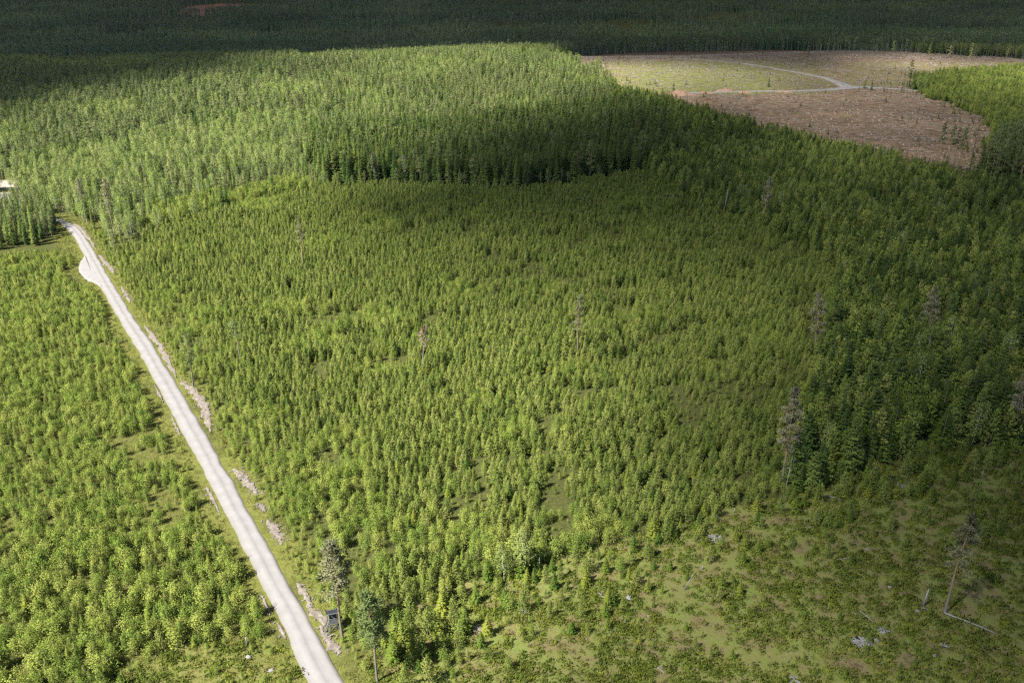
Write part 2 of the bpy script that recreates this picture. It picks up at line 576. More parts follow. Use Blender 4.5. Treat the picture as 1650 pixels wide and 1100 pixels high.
def t_young_spruce(seed, h=5.0, wide=1.0, step=.27):
    r = random.Random(seed)
    c, t = B(), B()
    t.tube([(0, 0, -.2), (0, 0, h * .5), (0, 0, h)], [.02 * h, .012 * h, .003 * h], 5)
    z = .15
    while z < h - .15:
        f = z / h
        L0 = (.245 * h * (1 - f) ** .85 + .08) * wide
        if f < .1:
            L0 *= .8
        nb = 7 if f < .6 else 5
        ph = r.uniform(0, 6.28)
        for k in range(nb):
            az = ph + k * 6.283 / nb + r.gauss(0, .15)
            L = L0 * r.uniform(.75, 1.12)
            el = R(-8 + 50 * f) + r.gauss(0, .08)
            ca, sa = math.cos(az), math.sin(az)
            side = Vector((-sa, ca, 0))
            d = Vector((ca * math.cos(el), sa * math.cos(el), math.sin(el)))
            base = Vector((0, 0, z))
            v = r.random()
            npair = 4 if L > .5 else 2
            for s_ in range(1, npair + 1):
                q = s_ / npair * .85
                p = base + d * (L * q) + Vector((0, 0, -.10 * L * math.sin(q * PI)))
                tw = L * (.50 - .28 * q) * r.uniform(.8, 1.2)
                for sg in (-1, 1):
                    dd = d * .8 + side * sg * r.uniform(.6, .9) + Vector((0, 0, r.gauss(0, .12)))
                    dd.normalize()
                    up = Vector((0, 0, 1)) + rv(r, .25)
                    a = dd.cross(up).normalized()
                    m = p + dd * tw * .5
                    W = max(.10, tw * .42)
                    c.face([p, m + a * W * .5, p + dd * tw, m - a * W * .5], min(1, max(0, v + r.gauss(0, .2))))
            a = side
            m = base + d * L * .6
            c.face([base + d * L * .15, m + a * .09, base + d * L * 1.05, m - a * .09], min(1, v + .2))
        z += step * r.uniform(.85, 1.15)
    for q in range(6):
        c.leaf(Vector((0, 0, h - .35 + .06 * q)), Vector((0, 0, 1)) + rv(r, .3), .3, .1, r, r.random())
    return c, t, h

def t_spruce(seed, h=17.0, npair=3, step=.62, wide=1.0):
    r = random.Random(seed)
    c, t = B(), B()
    t.tube([(0, 0, -.4), (0, 0, h * .5), (0, 0, h)], [.19, .12, .02], 6)
    z = r.uniform(.08, .16) * h
    z0 = z
    while z < h - .4:
        f = (z - z0) / (h - z0)
        L0 = (2.15 * (1 - f) ** .72 + .22) * wide * (1 if f > .12 else .75)
        nb = 7 if f < .7 else 5
        ph = r.uniform(0, 6.28)
        for k in range(nb):
            if r.random() < .07:
                continue
            az = ph + k * 6.283 / nb + r.gauss(0, .2)
            L = L0 * r.uniform(.65, 1.15)
            el = R(-24 + 58 * f) + r.gauss(0, .1)
            ca, sa = math.cos(az), math.sin(az)
            side = Vector((-sa, ca, 0))
            d = Vector((ca * math.cos(el), sa * math.cos(el), math.sin(el)))
            base = Vector((0, 0, z))
            v = r.random()
            for s_ in range(1, npair + 1):
                q = s_ / npair * .9
                p = base + d * (L * q) + Vector((0, 0, .16 * L * q * q))
                tw = (L * (.42 - .22 * q) + .25) * r.uniform(.75, 1.25)
                for sg in (-1, 1):
                    dd = (d * .8 + side * sg * r.uniform(.5, .9) + Vector((0, 0, -.28 + r.gauss(0, .15)))).normalized()
                    a = dd.cross(Vector((0, 0, 1)) + rv(r, .35)).normalized()
                    m = p + dd * tw * .5
                    W = max(.22, tw * .5)
                    c.face([p, m + a * W * .5, p + dd * tw, m - a * W * .5], min(1, max(0, v + r.gauss(0, .2))))
            m = base + d * L * .6
            c.face([base + d * L * .1, m + side * .16, base + d * L * 1.02 + Vector((0, 0, .15 * L)), m - side * .16], min(1, v + .15))
        z += step * r.uniform(.8, 1.2)
    for q in range(6):
        c.leaf(Vector((0, 0, h - .8 + .14 * q)), Vector((0, 0, 1)) + rv(r, .35), .6, .2, r, r.random())
    return c, t, h

def t_pine(seed, h=20.0, crown0=.5, rad=2.2, nlimb=20, nleaf=14, lsz=.5, lean=.0, sparse=1.0, dead=0, shape=1.0):
    r = random.Random(seed)
    c, t = B(), B()
    bx, by = r.gauss(0, .25) + lean, r.gauss(0, .25)
    def axis(z):
        f = z / h
        return Vector((bx * f * f * 2 + .12 * math.sin(f * 7 + seed), by * f * f * 2 + .12 * math.cos(f * 6 + seed), z))
    zs = [-.4, .02 * h] + [h * q for q in (.15, .3, .45, .6, .75, .88, .97)]
    r0 = .0115 * h + .03
    t.tube([axis(z) for z in zs], [r0 * 1.3 if z <= 0 else max(.03, r0 * (1 - .88 * z / h)) for z in zs], 8)
    for i in range(nlimb):
        f = (i + r.random()) / nlimb
        z = h * (crown0 + (1 - crown0) * f * .97)
        a = axis(z)
        env = (math.sin(PI * min(1, f * .80 + .20)) ** .7) * shape + (1 - shape) * (1 - f)
        L = rad * max(.28, env) * r.uniform(.6, 1.15)
        az = i * 2.399 + r.gauss(0, .4)
        el = R(-5 + 45 * f) + r.gauss(0, .2)
        d = Vector((math.cos(az) * math.cos(el), math.sin(az) * math.cos(el), math.sin(el)))
        e = a + d * L + Vector((0, 0, .12 * L))
        mid = a + d * L * .5 - Vector((0, 0, .05 * L))
        lr = max(.02, .05 * (1 - .6 * f) * h / 20)
        t.tube([a, mid, e], [lr, lr * .7, lr * .25], 4)
        if i < dead:                                 # bare limb
            for q in range(4):
                s_ = r.uniform(.3, 1)
                p = a.lerp(e, s_)
                dd = (d + rv(r, .7)).normalized()
                t.tube([p, p + dd * r.uniform(.4, .9)], [.022, .006], 3, 0, False)
            continue
        ncl = 2 if L < .9 else (3 if L < 1.7 else 4)
        for k in range(ncl):
            s_ = .38 + .62 * (k + r.random() * .6) / ncl
            p = a.lerp(e, min(1.05, s_)) + rv(r, .10 * L) + Vector((0, 0, .1))
            v = r.random()
            cr = r.uniform(.38, .62) * rad / 2.2
            for q in range(int(nleaf * sparse)):
                o = rv(r, cr * .62)
                o.z *= .55
                dd = o.normalized() + Vector((0, 0, .5)) + d * .4
                c.leaf(p + o * .7, dd + rv(r, .3), lsz * r.uniform(.7, 1.2), lsz * r.uniform(.32, .5), r, min(1, max(0, v + r.gauss(0, .2))))
    p = axis(h * .97)
    for q in range(int(nleaf * 1.2)):
        c.leaf(p + rv(r, .22), Vector((0, 0, 1)) + rv(r, .5), lsz, lsz * .4, r, r.random())
    return c, t, h

def t_birch(seed, h=13.0, rad=1.9, ncl=62, nleaf=13, lsz=.42, c0=.28):
    r = random.Random(seed)
    c, t = B(), B()
    bx = r.gauss(0, .25)
    ax = lambda z: Vector((bx * (z / h) ** 2, .1 * math.sin(z), z))
    t.tube([ax(z) for z in (0, h * .2, h * .45, h * .7, h * .95)], [.13, .11, .085, .05, .015], 6)
    for i in range(ncl):
        f = (i + r.random()) / ncl
        z = h * (c0 + (.97 - c0) * f)
        env = math.sin(PI * (.16 + .80 * f)) ** .8
        L = rad * env * math.sqrt(r.uniform(.12, 1.15))
        az = i * 2.399 + r.gauss(0, .5)
        el = R(48)
        a = ax(max(h * .15, z - L * .7))
        p = ax(z) + Vector((math.cos(az) * L, math.sin(az) * L, 0))
        if i % 3 == 0:
            t.tube([a, a.lerp(p, .55) + Vector((0, 0, .1)), p], [.035, .022, .008], 3, 0, False)
        v = r.random()
        cr = r.uniform(.42, .75) * rad / 1.9
        for q in range(nleaf):
            o = rv(r, cr * .58)
            dd = o.normalized() + Vector((0, 0, .15))
            c.leaf(p + o, dd + rv(r, .5), lsz * r.uniform(.7, 1.2), lsz * r.uniform(.5, .75), r, min(1, max(0, v + r.gauss(0, .2))))
    return c, t, h

def t_sapling(seed, h=3.6, rad=1.0, ncl=40, nleaf=17, lsz=.215):
    r = random.Random(seed)
    c, t = B(), B()
    ns = r.choice((2, 3, 4))
    tips = []
    for k in range(ns):
        az = k * 6.283 / ns + r.random()
        tp = Vector((math.cos(az) * rad * r.uniform(.15, .5), math.sin(az) * rad * r.uniform(.15, .5), h * r.uniform(.72, .98)))
        t.tube([(tp.x * .1, tp.y * .1, -.1), (tp.x * .45, tp.y * .45, h * .45), tp], [.045, .03, .008], 4)
        tips.append(tp)
    for i in range(ncl):
        tp = r.choice(tips)
        s_ = r.uniform(.2, 1.02)
        f = s_
        p = tp * s_
        w_ = rad * .50 * (1.15 - .75 * f) * math.sqrt(r.random()) * 1.6
        az = r.uniform(0, 6.28)
        p = Vector((p.x * .9 + math.cos(az) * w_, p.y * .9 + math.sin(az) * w_, p.z))
        v = r.random()
        for q in range(nleaf):
            o = rv(r, .20 * rad)
            o.z *= 1.15
            c.leaf(p + o, o.normalized() + Vector((0, 0, .3)) + rv(r, .4), lsz * r.uniform(.7, 1.25), lsz * r.uniform(.45, .7), r, min(1, max(0, v + r.gauss(0, .2))))
    return c, t, h

def t_deadtree(seed, h=15.0, rad=2.0):
    r = random.Random(seed)
    t = B()
    t.tube([(0, 0, -.3), (.1, 0, h * .4), (0, .15, h * .75), (.1, 0, h)], [.19, .15, .09, .02], 7)
    for i in range(46):
        f = (i + r.random()) / 46
        z = h * (.28 + .70 * f)
        L = rad * (1 - .75 * f) * r.uniform(.5, 1.15) + .2
        az = i * 2.399 + r.gauss(0, .3)
        d = Vector((math.cos(az), math.sin(az), r.uniform(-.25, .35))).normalized()
        a, e = Vector((0, 0, z)), Vector((0, 0, z)) + d * L
        t.tube([a, a.lerp(e, .5) - Vector((0, 0, .06 * L)), e], [.05, .035, .01], 4, 0, False)
        for k in range(8):
            p = a.lerp(e, r.uniform(.3, 1))
            dd = (d * .6 + rv(r, .6)).normalized()
            t.tube([p, p + dd * r.uniform(.25, .7)], [.028, .008], 3, 0, False)
    return t, h

def t_far(seed, kind):
    r = random.Random(seed)
    c = B()
    if kind == 'spruce':
        h = 19.0
        z = 2.0
        while z < h - .3:
            f = z / h
            L = 2.5 * (1 - f) ** .8 + .25
            nb = 6
            ph = r.uniform(0, 6.28)
            for k in range(nb):
                az = ph + k * 6.283 / nb + r.gauss(0, .25)
                l_ = L * r.uniform(.7, 1.15)
                d = Vector((math.cos(az), math.sin(az), 0))
                sd_ = Vector((-d.y, d.x, 0))
                p = Vector((0, 0, z + .9))
                e = Vector((0, 0, z - .25 * l_)) + d * l_
                m = p.lerp(e, .62)
                W = .62 * l_ + .15
                c.face([p, m + sd_ * W * .5, e, m - sd_ * W * .5], r.random())
            z += 1.15
        c.leaf(Vector((0, 0, h - 1.4)), Vector((0, 0, 1)), 1.8, .5, r, .5)
        c.leaf(Vector((0, 0, h - 1.4)), Vector((.05, 0, 1)), 1.8, .5, r, .5)
        c.tube([(0, 0, -.5), (0, 0, 6)], [.18, .14], 4, 1, False)
    elif kind == 'pine':
        h = 20.0
        c.tube([(0, 0, -.5), (.1, 0, h * .5), (0, .1, h * .93)], [.2, .16, .05], 5, 1, False)
        for i in range(30):
            f = (i + r.random()) / 30
            z = h * (.52 + .46 * f)
            L = 2.1 * math.sin(PI * (.2 + .76 * f)) * math.sqrt(r.uniform(.1, 1.1))
            az = i * 2.399
            p = Vector((math.cos(az) * L, math.sin(az) * L, z))
            for q in range(4):
                c.leaf(p + rv(r, .4), rv(r, 1) + Vector((0, 0, .7)), r.uniform(.8, 1.3), r.uniform(.5, .8), r, r.random())
    else:
        h = 15.0
        c.tube([(0, 0, -.5), (.1, 0, h * .5), (0, .1, h * .9)], [.14, .1, .03], 4, 1, False)
        for i in range(40):
            f = (i + r.random()) / 40
            z = h * (.22 + .75 * f)
            L = 2.1 * math.sin(PI * (.15 + .8 * f)) * math.sqrt(r.uniform(.2, 1.1))
            az = i * 2.399
            p = Vector((math.cos(az) * L, math.sin(az) * L, z))
            for q in range(4):
                c.leaf(p + rv(r, .4), rv(r, 1) + Vector((0, 0, .3)), r.uniform(.8, 1.2), r.uniform(.6, .9), r, r.random())
    return c, h

KINDS = {}
def kind(name, fol, bark, built):
    """crown and trunk meshes of every variant of a kind, plus one mesh with both for the mass of the stand"""
    out = []
    for i, (c, t, h) in enumerate(built):
        cm = c.mesh(name + "_crown", [M[fol]])
        tm = t.mesh(name + "_trunk", [M[bark]])
        j = B()
        j.V = list(c.V)
        j.F = list(c.F)
        j.var = list(c.var)
        j.mi = [0] * len(c.F)
        k = len(j.V)
        j.V += t.V
        j.F += [tuple(a + k for a in f) for f in t.F]
        j.var += t.var
        j.mi += [1] * len(t.F)
        bm = j.mesh(name + "_tree", [M[fol], M[bark]])
        out.append(dict(crown=cm, trunk=tm, both=bm, h=h))
    KINDS[name] = out

kind('young_pine', 'young_pine', 'bark', [t_young_pine(s, 5.0, w_) for s, w_ in ((1, 1), (2, .88), (3, 1.1), (4, .95), (5, 1.05), (6, .8))])
kind('young_spruce', 'young_spruce', 'bark', [t_young_spruce(s, 5.0, w_) for s, w_ in ((11, 1), (12, .85), (13, 1.1), (14, .95))])
kind('heath_spruce', 'heath_spruce', 'bark', [t_young_spruce(s, 2.6, w_, .2) for s, w_ in ((21, 1.1), (22, .95), (23, 1.25), (24, 1.05))])
kind('spruce_tree', 'spruce', 'bark', [t_spruce(s, 17.0, wide=w_) for s, w_ in ((31, 1), (32, .85), (33, 1.1), (34, .92))])
kind('pine_tree', 'pine', 'pine_bark', [t_pine(s, 16.0, c0, ra, 17, 12, .55) for s, c0, ra in ((41, .42, 1.9), (42, .5, 1.7), (43, .36, 2.0))])
kind('birch_tree', 'birch', 'birch_bark', [t_birch(s, 13.0, ra) for s, ra in ((51, 1.9), (52, 1.6), (53, 2.1))])
kind('leafy_sapling', 'sapling', 'bark', [t_sapling(s, h, ra) for s, h, ra in ((61, 3.6, 1.05), (62, 3.2, 1.2), (63, 4.0, .95), (64, 3.4, 1.1))])

def stuff(name, meshes, P, rot, scl, idx, label, cat):
    """the countless rest of a kind: one object that instances the meshes on points"""
    P = np.asarray(P, np.float32)
    n_ = len(P)
    me = bpy.data.meshes.new(name)
    me.vertices.add(n_)
    me.vertices.foreach_set("co", P.ravel())
    for an, ty, dat in (("rot", 'FLOAT_VECTOR', rot), ("scl", 'FLOAT_VECTOR', scl), ("pick", 'INT', idx)):
        a = me.attributes.new(an, ty, 'POINT')
        a.data.foreach_set("vector" if ty == 'FLOAT_VECTOR' else "value", np.ascontiguousarray(dat, np.float32 if ty != 'INT' else np.int32).ravel())
    o = link(name, me, label=label, cat=cat, kind="stuff")
    g = bpy.data.node_groups.new(name + "_scatter", 'GeometryNodeTree')
    g.interface.new_socket("Geometry", in_out='INPUT', socket_type='NodeSocketGeometry')
    g.interface.new_socket("Geometry", in_out='OUTPUT', socket_type='NodeSocketGeometry')
    gi, go = g.nodes.new("NodeGroupInput"), g.nodes.new("NodeGroupOutput")
    iop = g.nodes.new("GeometryNodeInstanceOnPoints")
    iop.inputs["Pick Instance"].default_value = True
    jn = g.nodes.new("GeometryNodeJoinGeometry")
    for m_ in meshes:
        po = bpy.data.objects.new(m_.name + "_source", m_)
        oi = g.nodes.new("GeometryNodeObjectInfo")
        oi.inputs["Object"].default_value = po
        oi.inputs["As Instance"].default_value = True
        g.links.new(oi.outputs["Geometry"], jn.inputs[0])
    def named(an, ty):
        x = g.nodes.new("GeometryNodeInputNamedAttribute")
        x.data_type = ty
        x.inputs["Name"].default_value = an
        return x.outputs["Attribute"]
    e2r = g.nodes.new("FunctionNodeEulerToRotation")
    g.links.new(named("rot", 'FLOAT_VECTOR'), e2r.inputs[0])
    g.links.new(gi.outputs[0], iop.inputs["Points"])
    g.links.new(jn.outputs[0], iop.inputs["Instance"])
    g.links.new(named("pick", 'INT'), iop.inputs["Instance Index"])
    g.links.new(e2r.outputs[0], iop.inputs["Rotation"])
    g.links.new(named("scl", 'FLOAT_VECTOR'), iop.inputs["Scale"])
    g.links.new(iop.outputs[0], go.inputs[0])
    md = o.modifiers.new("scatter", 'NODES')
    md.node_group = g
    return o

# ------------------------------------------------------------------ ground sheet
def build_ground():
    ds = np.r_[np.array([-600, -300, -120, -40, 0, 30, 50]), np.exp(np.arange(math.log(62), math.log(7600), .0105))]
    us = np.linspace(-1.25, 1.25, 330)
    D, U = np.meshgrid(ds, us, indexing='ij')
    X = U * (np.maximum(D, 0) * .95 + 70 + np.maximum(-D, 0))
    Y = D
    Z = Tm(X, Y)
    V = np.c_[X.ravel(), Y.ravel(), Z.ravel()]
    nr, nc = D.shape
    k = (np.arange(nr - 1)[:, None] * nc + np.arange(nc - 1)[None, :]).ravel()
    F = np.c_[k, k + 1, k + nc + 1, k + nc]
    me = bpy.data.meshes.new("ground")
    me.vertices.add(len(V))
    me.vertices.foreach_set("co", V.astype(np.float32).ravel())
    me.loops.add(len(F) * 4)
    me.loops.foreach_set("vertex_index", F.astype(np.int32).ravel())
    me.polygons.add(len(F))
    me.polygons.foreach_set("loop_start", np.arange(0, len(F) * 4, 4, dtype=np.int32))
    me.update(calc_edges=True)
    me.polygons.foreach_set("use_smooth", np.ones(len(F), bool))
    me.materials.append(M['ground'])
    x, y = X.ravel(), Y.ravel()
    wob = 5 * (fbm(x / 14, y / 14, 3, 3) - .5)
    wob2 = 5 * (fbm(x / 14 + 50, y / 14, 4, 3) - .5)
    far = np.clip(y / 350, .6, 3)
    xi, yi = x + wob * far, y + wob2 * far
    heath = np.maximum(inside(P_HEATH, xi, yi), .75 * inside(P_GAP, xi, yi)).astype(float)
    cut = insw(P_CUT, x, y).astype(float)
    px, py, _ = proj(x, np.maximum(y, 5), T(x, y))
    grn = cut * (px < 1345) * (py < 152) * sstep(92, 104, py) * np.clip(1.3 - np.abs(px - 1120) / 260, 0, 1) + .5 * cut * (px > 1350) * (py < 140) * (py > 100)
    rs = road_side(x, y)
    near = (y < 480)
    verge = near * np.clip(1.6 - np.abs(np.abs(rs) - 3.0) / 5.0, 0, 1) * (.35 + .8 * sstep(.3, .6, fbm(x / 4.5, y / 4.5, 301, 3)))
    verge = np.maximum(verge, .55 * near * (rs < 0) * (y < 330))
    bare = (inside(P_LANDING, x, y) | inside(P_BARE, xi, yi)).astype(float)
    red = inside(P_REDCUT, xi, yi).astype(float)
    for an, dat in (("heath", heath), ("cut", cut), ("greencut", np.clip(grn, 0, 1)), ("verge", verge), ("bare", bare), ("red", red)):
        a = me.attributes.new(an, 'FLOAT', 'POINT')
        a.data.foreach_set("value", dat.astype(np.float32))
    link("ground", me, kind="structure", label="forest floor, heath and clear-felled ground under the trees")
build_ground()

# ------------------------------------------------------------------ roads
def strip(name, Lp, Rp, lift, label, edge=.32, seed=0, crown=.10, ncross=9):
    n_ = len(Lp)
    V, A, F = [], [], []
    s = np.arange(n_)
    wl = edge * (fbm(s / 5.0, s * 0 + seed, 31, 3) - .5) * 2
    wr = edge * (fbm(s / 5.0, s * 0 + seed + 7, 37, 3) - .5) * 2
    for i in range(n_):
        a, b = Lp[i], Rp[i]
        d = (b - a)
        wd = np.linalg.norm(d)
        d = d / max(wd, 1e-6)
        a = a + d * wl[i]
        b = b + d * wr[i]
        for j in range(-1, ncross + 1):
            t = min(max(j / (ncross - 1), 0), 1)
            p = a + (b - a) * t
            if j == -1:
                p = a - d * .35
            if j == ncross:
                p = b + d * .35
            u = 2 * t - 1
            z = float(T(p[0], p[1])) + lift + crown * (1 - u * u)
            if j in (-1, ncross):
                z -= lift + .25
            V.append((p[0], p[1], z))
            A.append(u)
    m_ = ncross + 2
    for i in range(n_ - 1):
        for j in range(m_ - 1):
            k = i * m_ + j
            F.append((k, k + 1, k + m_ + 1, k + m_))
    me = np_mesh(name, V, F, [M['road']], smooth=True)
    at_ = me.attributes.new("across", 'FLOAT', 'POINT')
    at_.data.foreach_set("value", np.array(A, np.float32))
    return link(name, me, kind="structure", label=label)

strip("gravel_road", LR, RR, .22, "pale gravel forest road running diagonally through the young trees")
def sheet(name, P, mat, lift, label, seed=0, wob=.25, hump=.0):
    """a draped sheet with an uneven outline"""
    P = resample(np.vstack([P, P[:1]]), 60)[:-1]
    c = P.mean(0)
    V, F, A = [], [], []
    rings = 6
    for r_ in range(1, rings + 1):
        f = r_ / rings
        for i, p in enumerate(P):
            q = c + (p - c) * f
            q = q + wob * f * np.array([noise(i * .9, seed, 41) - .5, noise(i * .9, seed + 9., 43) - .5])
            z = float(T(q[0], q[1])) + lift * (1 if r_ < rings else -.6) + hump * (1 - f * f) * (.6 + .8 * float(noise(q[0] * .8, q[1] * .8, 3)))
            V.append((q[0], q[1], z))
            A.append(.5)
    n_ = len(P)
    k0 = len(V)
    V.append((c[0], c[1], float(T(c[0], c[1])) + lift + hump))
    A.append(.5)
    for i in range(n_):
        F.append((k0, i, (i + 1) % n_))
        for r_ in range(rings - 1):
            a = r_ * n_
            F.append((a + i, a + n_ + i, a + n_ + (i + 1) % n_, a + (i + 1) % n_))
    me = np_mesh(name, V, F, [mat], smooth=True)
    a_ = me.attributes.new("across", 'FLOAT', 'POINT')
    a_.data.foreach_set("value", np.array(A, np.float32))
    return link(name, me, kind="structure", label=label)
sheet("road_passing_place", PULL, M['road'], .245, "rounded gravel passing place bulging from the road's edge", 3, .5)
sheet("gravel_landing", P_LANDING, M['road'], .2, "white gravel landing glimpsed behind the dark corner stand", 5, .8)

def mid_strip(name, pts, wid, label, lift=.25):
    C = resample(poly(pts), 90)
    d = np.gradient(C, axis=0)
    d /= np.linalg.norm(d, axis=1)[:, None]
    nrm = np.c_[-d[:, 1], d[:, 0]]
    wv = np.interp(np.linspace(0, 1, 90), np.linspace(0, 1, len(wid)), wid)[:, None] / 2
    L_, R_ = C + nrm * wv, C - nrm * wv
    return strip(name, L_, R_, lift, label, .25, 3, .1, 5)
mid_strip("distant_road", [(1095, 95), (1140, 97.5), (1190, 102), (1240, 109), (1290, 118), (1330, 126), (1352, 134), (1372, 143)], [3.5, 4, 5, 5.5, 6, 9, 16], "grey gravel road curving down across the clear-felled ground")
mid_strip("distant_track", [(1010, 158), (1050, 153.5), (1100, 150.5), (1150, 149.5), (1220, 147.5), (1290, 147), (1340, 144.5), (1385, 140.5), (1440, 143.5), (1500, 148)], [3, 4, 4.5, 4.5, 4.5, 5, 8, 10, 4.5, 4], "pale gravel track crossing the clear-felled ground to the junction", .3)
mid_strip("far_track", [(386, 40), (391, 43), (396, 46)], [9, 11, 9], "white bit of track showing through the far dark forest", 1.0)

SOIL = [([(118, 361), (130, 368), (140, 380), (149, 393), (155, 402)], [1.2, 2.2, 2, 1.4, .5], "long bare sandy bank where the road bends"),
        ([(160, 412), (170, 424), (178, 432), (184, 440)], [.8, 2.0, 2.4, .6], "bare sandy bank below the bend opposite the passing place"),
        ([(196, 463), (203, 474), (210, 488)], [.6, 1.8, .6], "short sandy scrape beside the road below the passing place"),
        ([(233, 525), (243, 538), (252, 548), (262, 565), (272, 584), (279, 598), (284, 608)], [.7, 1.6, 2.2, 2.2, 1.8, 1.5, .5], "long pinkish sandy bank ahead of the leaning roadside pine"),
        ([(290, 611), (300, 620), (311, 632), (322, 643), (330, 660), (334, 676), (340, 696)], [1.0, 2.6, 3.6, 3.6, 2.4, 1.6, .5], "broad pale stony bank at the foot of the leaning roadside pine"),
        ([(376, 755), (386, 765), (397, 774), (408, 788), (416, 799)], [.6, 2.0, 2.6, 1.6, .5], "pale stony bank halfway down the lower road"),
        ([(418, 812), (424, 818), (427, 824)], [.6, 1.4, .5], "small stony scrape between two larger roadside banks"),
        ([(431, 838), (440, 850), (450, 866), (454, 878)], [.6, 2.2, 2.2, .5], "pale stony bank on the lower road above the hunting tower"),
        ([(478, 940), (486, 950), (494, 962), (499, 976), (506, 988), (517, 996), (524, 1008)], [.6, 1.5, 1.1, 1.0, 1.3, 1.8, .6], "orange sandy gully beside the road running to the hunting tower"),
        ([(517, 1008), (521, 1022), (530, 1036), (541, 1045), (548, 1053)], [.6, 1.0, 1.8, 2.2, .6], "bare sandy patch at the foot of the hunting tower pine"),
        ([(249, 620), (255, 632), (263, 648)], [.3, .9, .3], "thin bare strip on the stand side of the upper road"),
        ([(275, 668), (282, 684), (291, 702)], [.4, 1.0, .4], "thin bare strip under a shrub by the middle of the road"),
        ([(333, 785), (340, 797), (347, 812), (355, 830)], [.8, 1.3, .7, .3], "thin bare gravel strip beside the lower road"),
        ([(421, 958), (428, 972), (436, 990)], [.5, .9, .3], "faint bare strip beside the lower road"),
        ([(448, 1004), (455, 1018), (461, 1030)], [.6, 1.3, .4], "bare stony patch on the inner edge of the lower road")]
def soil_strip(pts, wid, label, seed):
    n_ = 40
    C = resample(poly(pts), n_)
    d = np.gradient(C, axis=0)
    d /= np.linalg.norm(d, axis=1)[:, None] + 1e-9
    nrm = np.c_[-d[:, 1], d[:, 0]]
    wv = np.interp(np.linspace(0, 1, n_), np.linspace(0, 1, len(wid)), wid)
    V, F = [], []
    nc = 9
    for i in range(n_):
        for j in range(nc):
            u = 2 * j / (nc - 1) - 1
            e = wv[i] * .5 * max(.08, 1 + 1.5 * (float(fbm(i * .55, seed * 3.1 + (1 if u > 0 else 0) * 5, 51, 3)) - .5) * 2) * 1.15
            p = C[i] + nrm[i] * u * e
            q = 1 - u * u
            z = float(T(p[0], p[1])) + (.10 + .10 * q + .45 * q * (float(noise(p[0] * 1.7, p[1] * 1.7, 5)) - .35) * min(1, wv[i] / 2) if abs(u) < .99 else -.25)
            V.append((p[0], p[1], z))
    for i in range(n_ - 1):
        for j in range(nc - 1):
            k = i * nc + j
            F.append((k, k + 1, k + nc + 1, k + nc))
    link("bare_soil", np_mesh("bare_soil", V, F, [M['soil']], smooth=False), kind="structure", label=label)
for i, (p, wd, lb) in enumerate(SOIL):
    soil_strip(p, [q * (.8 if i < 10 else .6) for q in wd], lb, i)
SOILC = [resample(poly(p), 30) for p, _, _ in SOIL]

# ------------------------------------------------------------------ where the trees stand
def jgrid(x0, x1, y0, y1, s, seed):
    g = np.random.default_rng(seed)
    xs, ys = np.arange(x0, x1, s), np.arange(y0, y1, s)
    X, Y = np.meshgrid(xs, ys)
    X = X + (np.arange(len(ys)) % 2)[:, None] * s * .5
    X, Y = X.ravel() + g.uniform(-.5, .5, X.size) * s, Y.ravel() + g.uniform(-.5, .5, X.size) * s
    m = np.abs(X) < .70 * Y + 25
    return X[m], Y[m], g

PTS = {k: [] for k in KINDS}          # kind -> arrays x, y, scale, variant, stand
def put(kind_, x, y, sc, g, stand):
    if len(x):
        PTS[kind_].append((x, y, sc, g.integers(0, len(KINDS[kind_]), len(x)), np.full(len(x), stand)))

# far forest beyond the knoll and the felled ground is one mass; everything nearer is sorted by stand below
# stand numbers: 0 left young stand, 1 plantation, 2 mixed stand, 3 dark spruce stand, 4 knoll, 5 left mixed wood, 6 corner, 7 heath, 8 light stand, 9 dark pines, 10 leafy belt, 11 clearing
x, y, g = jgrid(-420, 420, 66, 470, 1.72, 1)
rs = road_side(x, y)
wood = np.where(fbm(x / 16, y / 16, 61, 3) > .5, 1, 0)
dens = fbm(x / 9, y / 9, 71, 3)
in_corner = inside(P_CORNER, x, y)
in_pl = inside(P_PLANT, x, y) & (rs > 0)
px_, py_, _ = proj(x, y, T(x, y))
left = (rs < 0) & (y < 330) & ~in_corner & ~inside(P_PLANT, x, y) & (py_ > 380)
left |= (rs < 0) & (y < 300)
lm = left & (rs < -5.6 - 3.0 * (noise(y / 14, y * 0, 5) - .3)) & ~in_corner & ~inside(PULL, x, y)
# open gaps in the lower part of the left stand
gap = (dens > .73) | (inside(P_GAP, x, y) & (dens > .36)) | ((py_ > 860) & (dens > .66))
segp = segdist(resample(poly([(126, 437), (136, 450), (158, 460)]), 10), x, y) > 6
lm &= ~gap & segp
u = g.random(x.size)
hs = .74 * (2.6 + 2.9 * fbm(x / 22, y / 22, 81, 2)) * g.uniform(.72, 1.25, x.size)
near_fac = np.clip(1.18 - .18 * (y - 100) / 200, .9, 1.2)
lm &= g.random(x.size) < 1.4 - .9 * sstep(.55, .75, dens)
m = lm & (u < .62)
put('leafy_sapling', x[m], y[m], hs[m] * near_fac[m] / 3.6, g, 0)
m = lm & (u >= .62) & (u < .92)
put('young_pine', x[m], y[m], hs[m] * 1.05 / 5.0, g, 0)
m = lm & (u >= .92)
put('young_spruce', x[m], y[m], hs[m] / 5.0, g, 0)
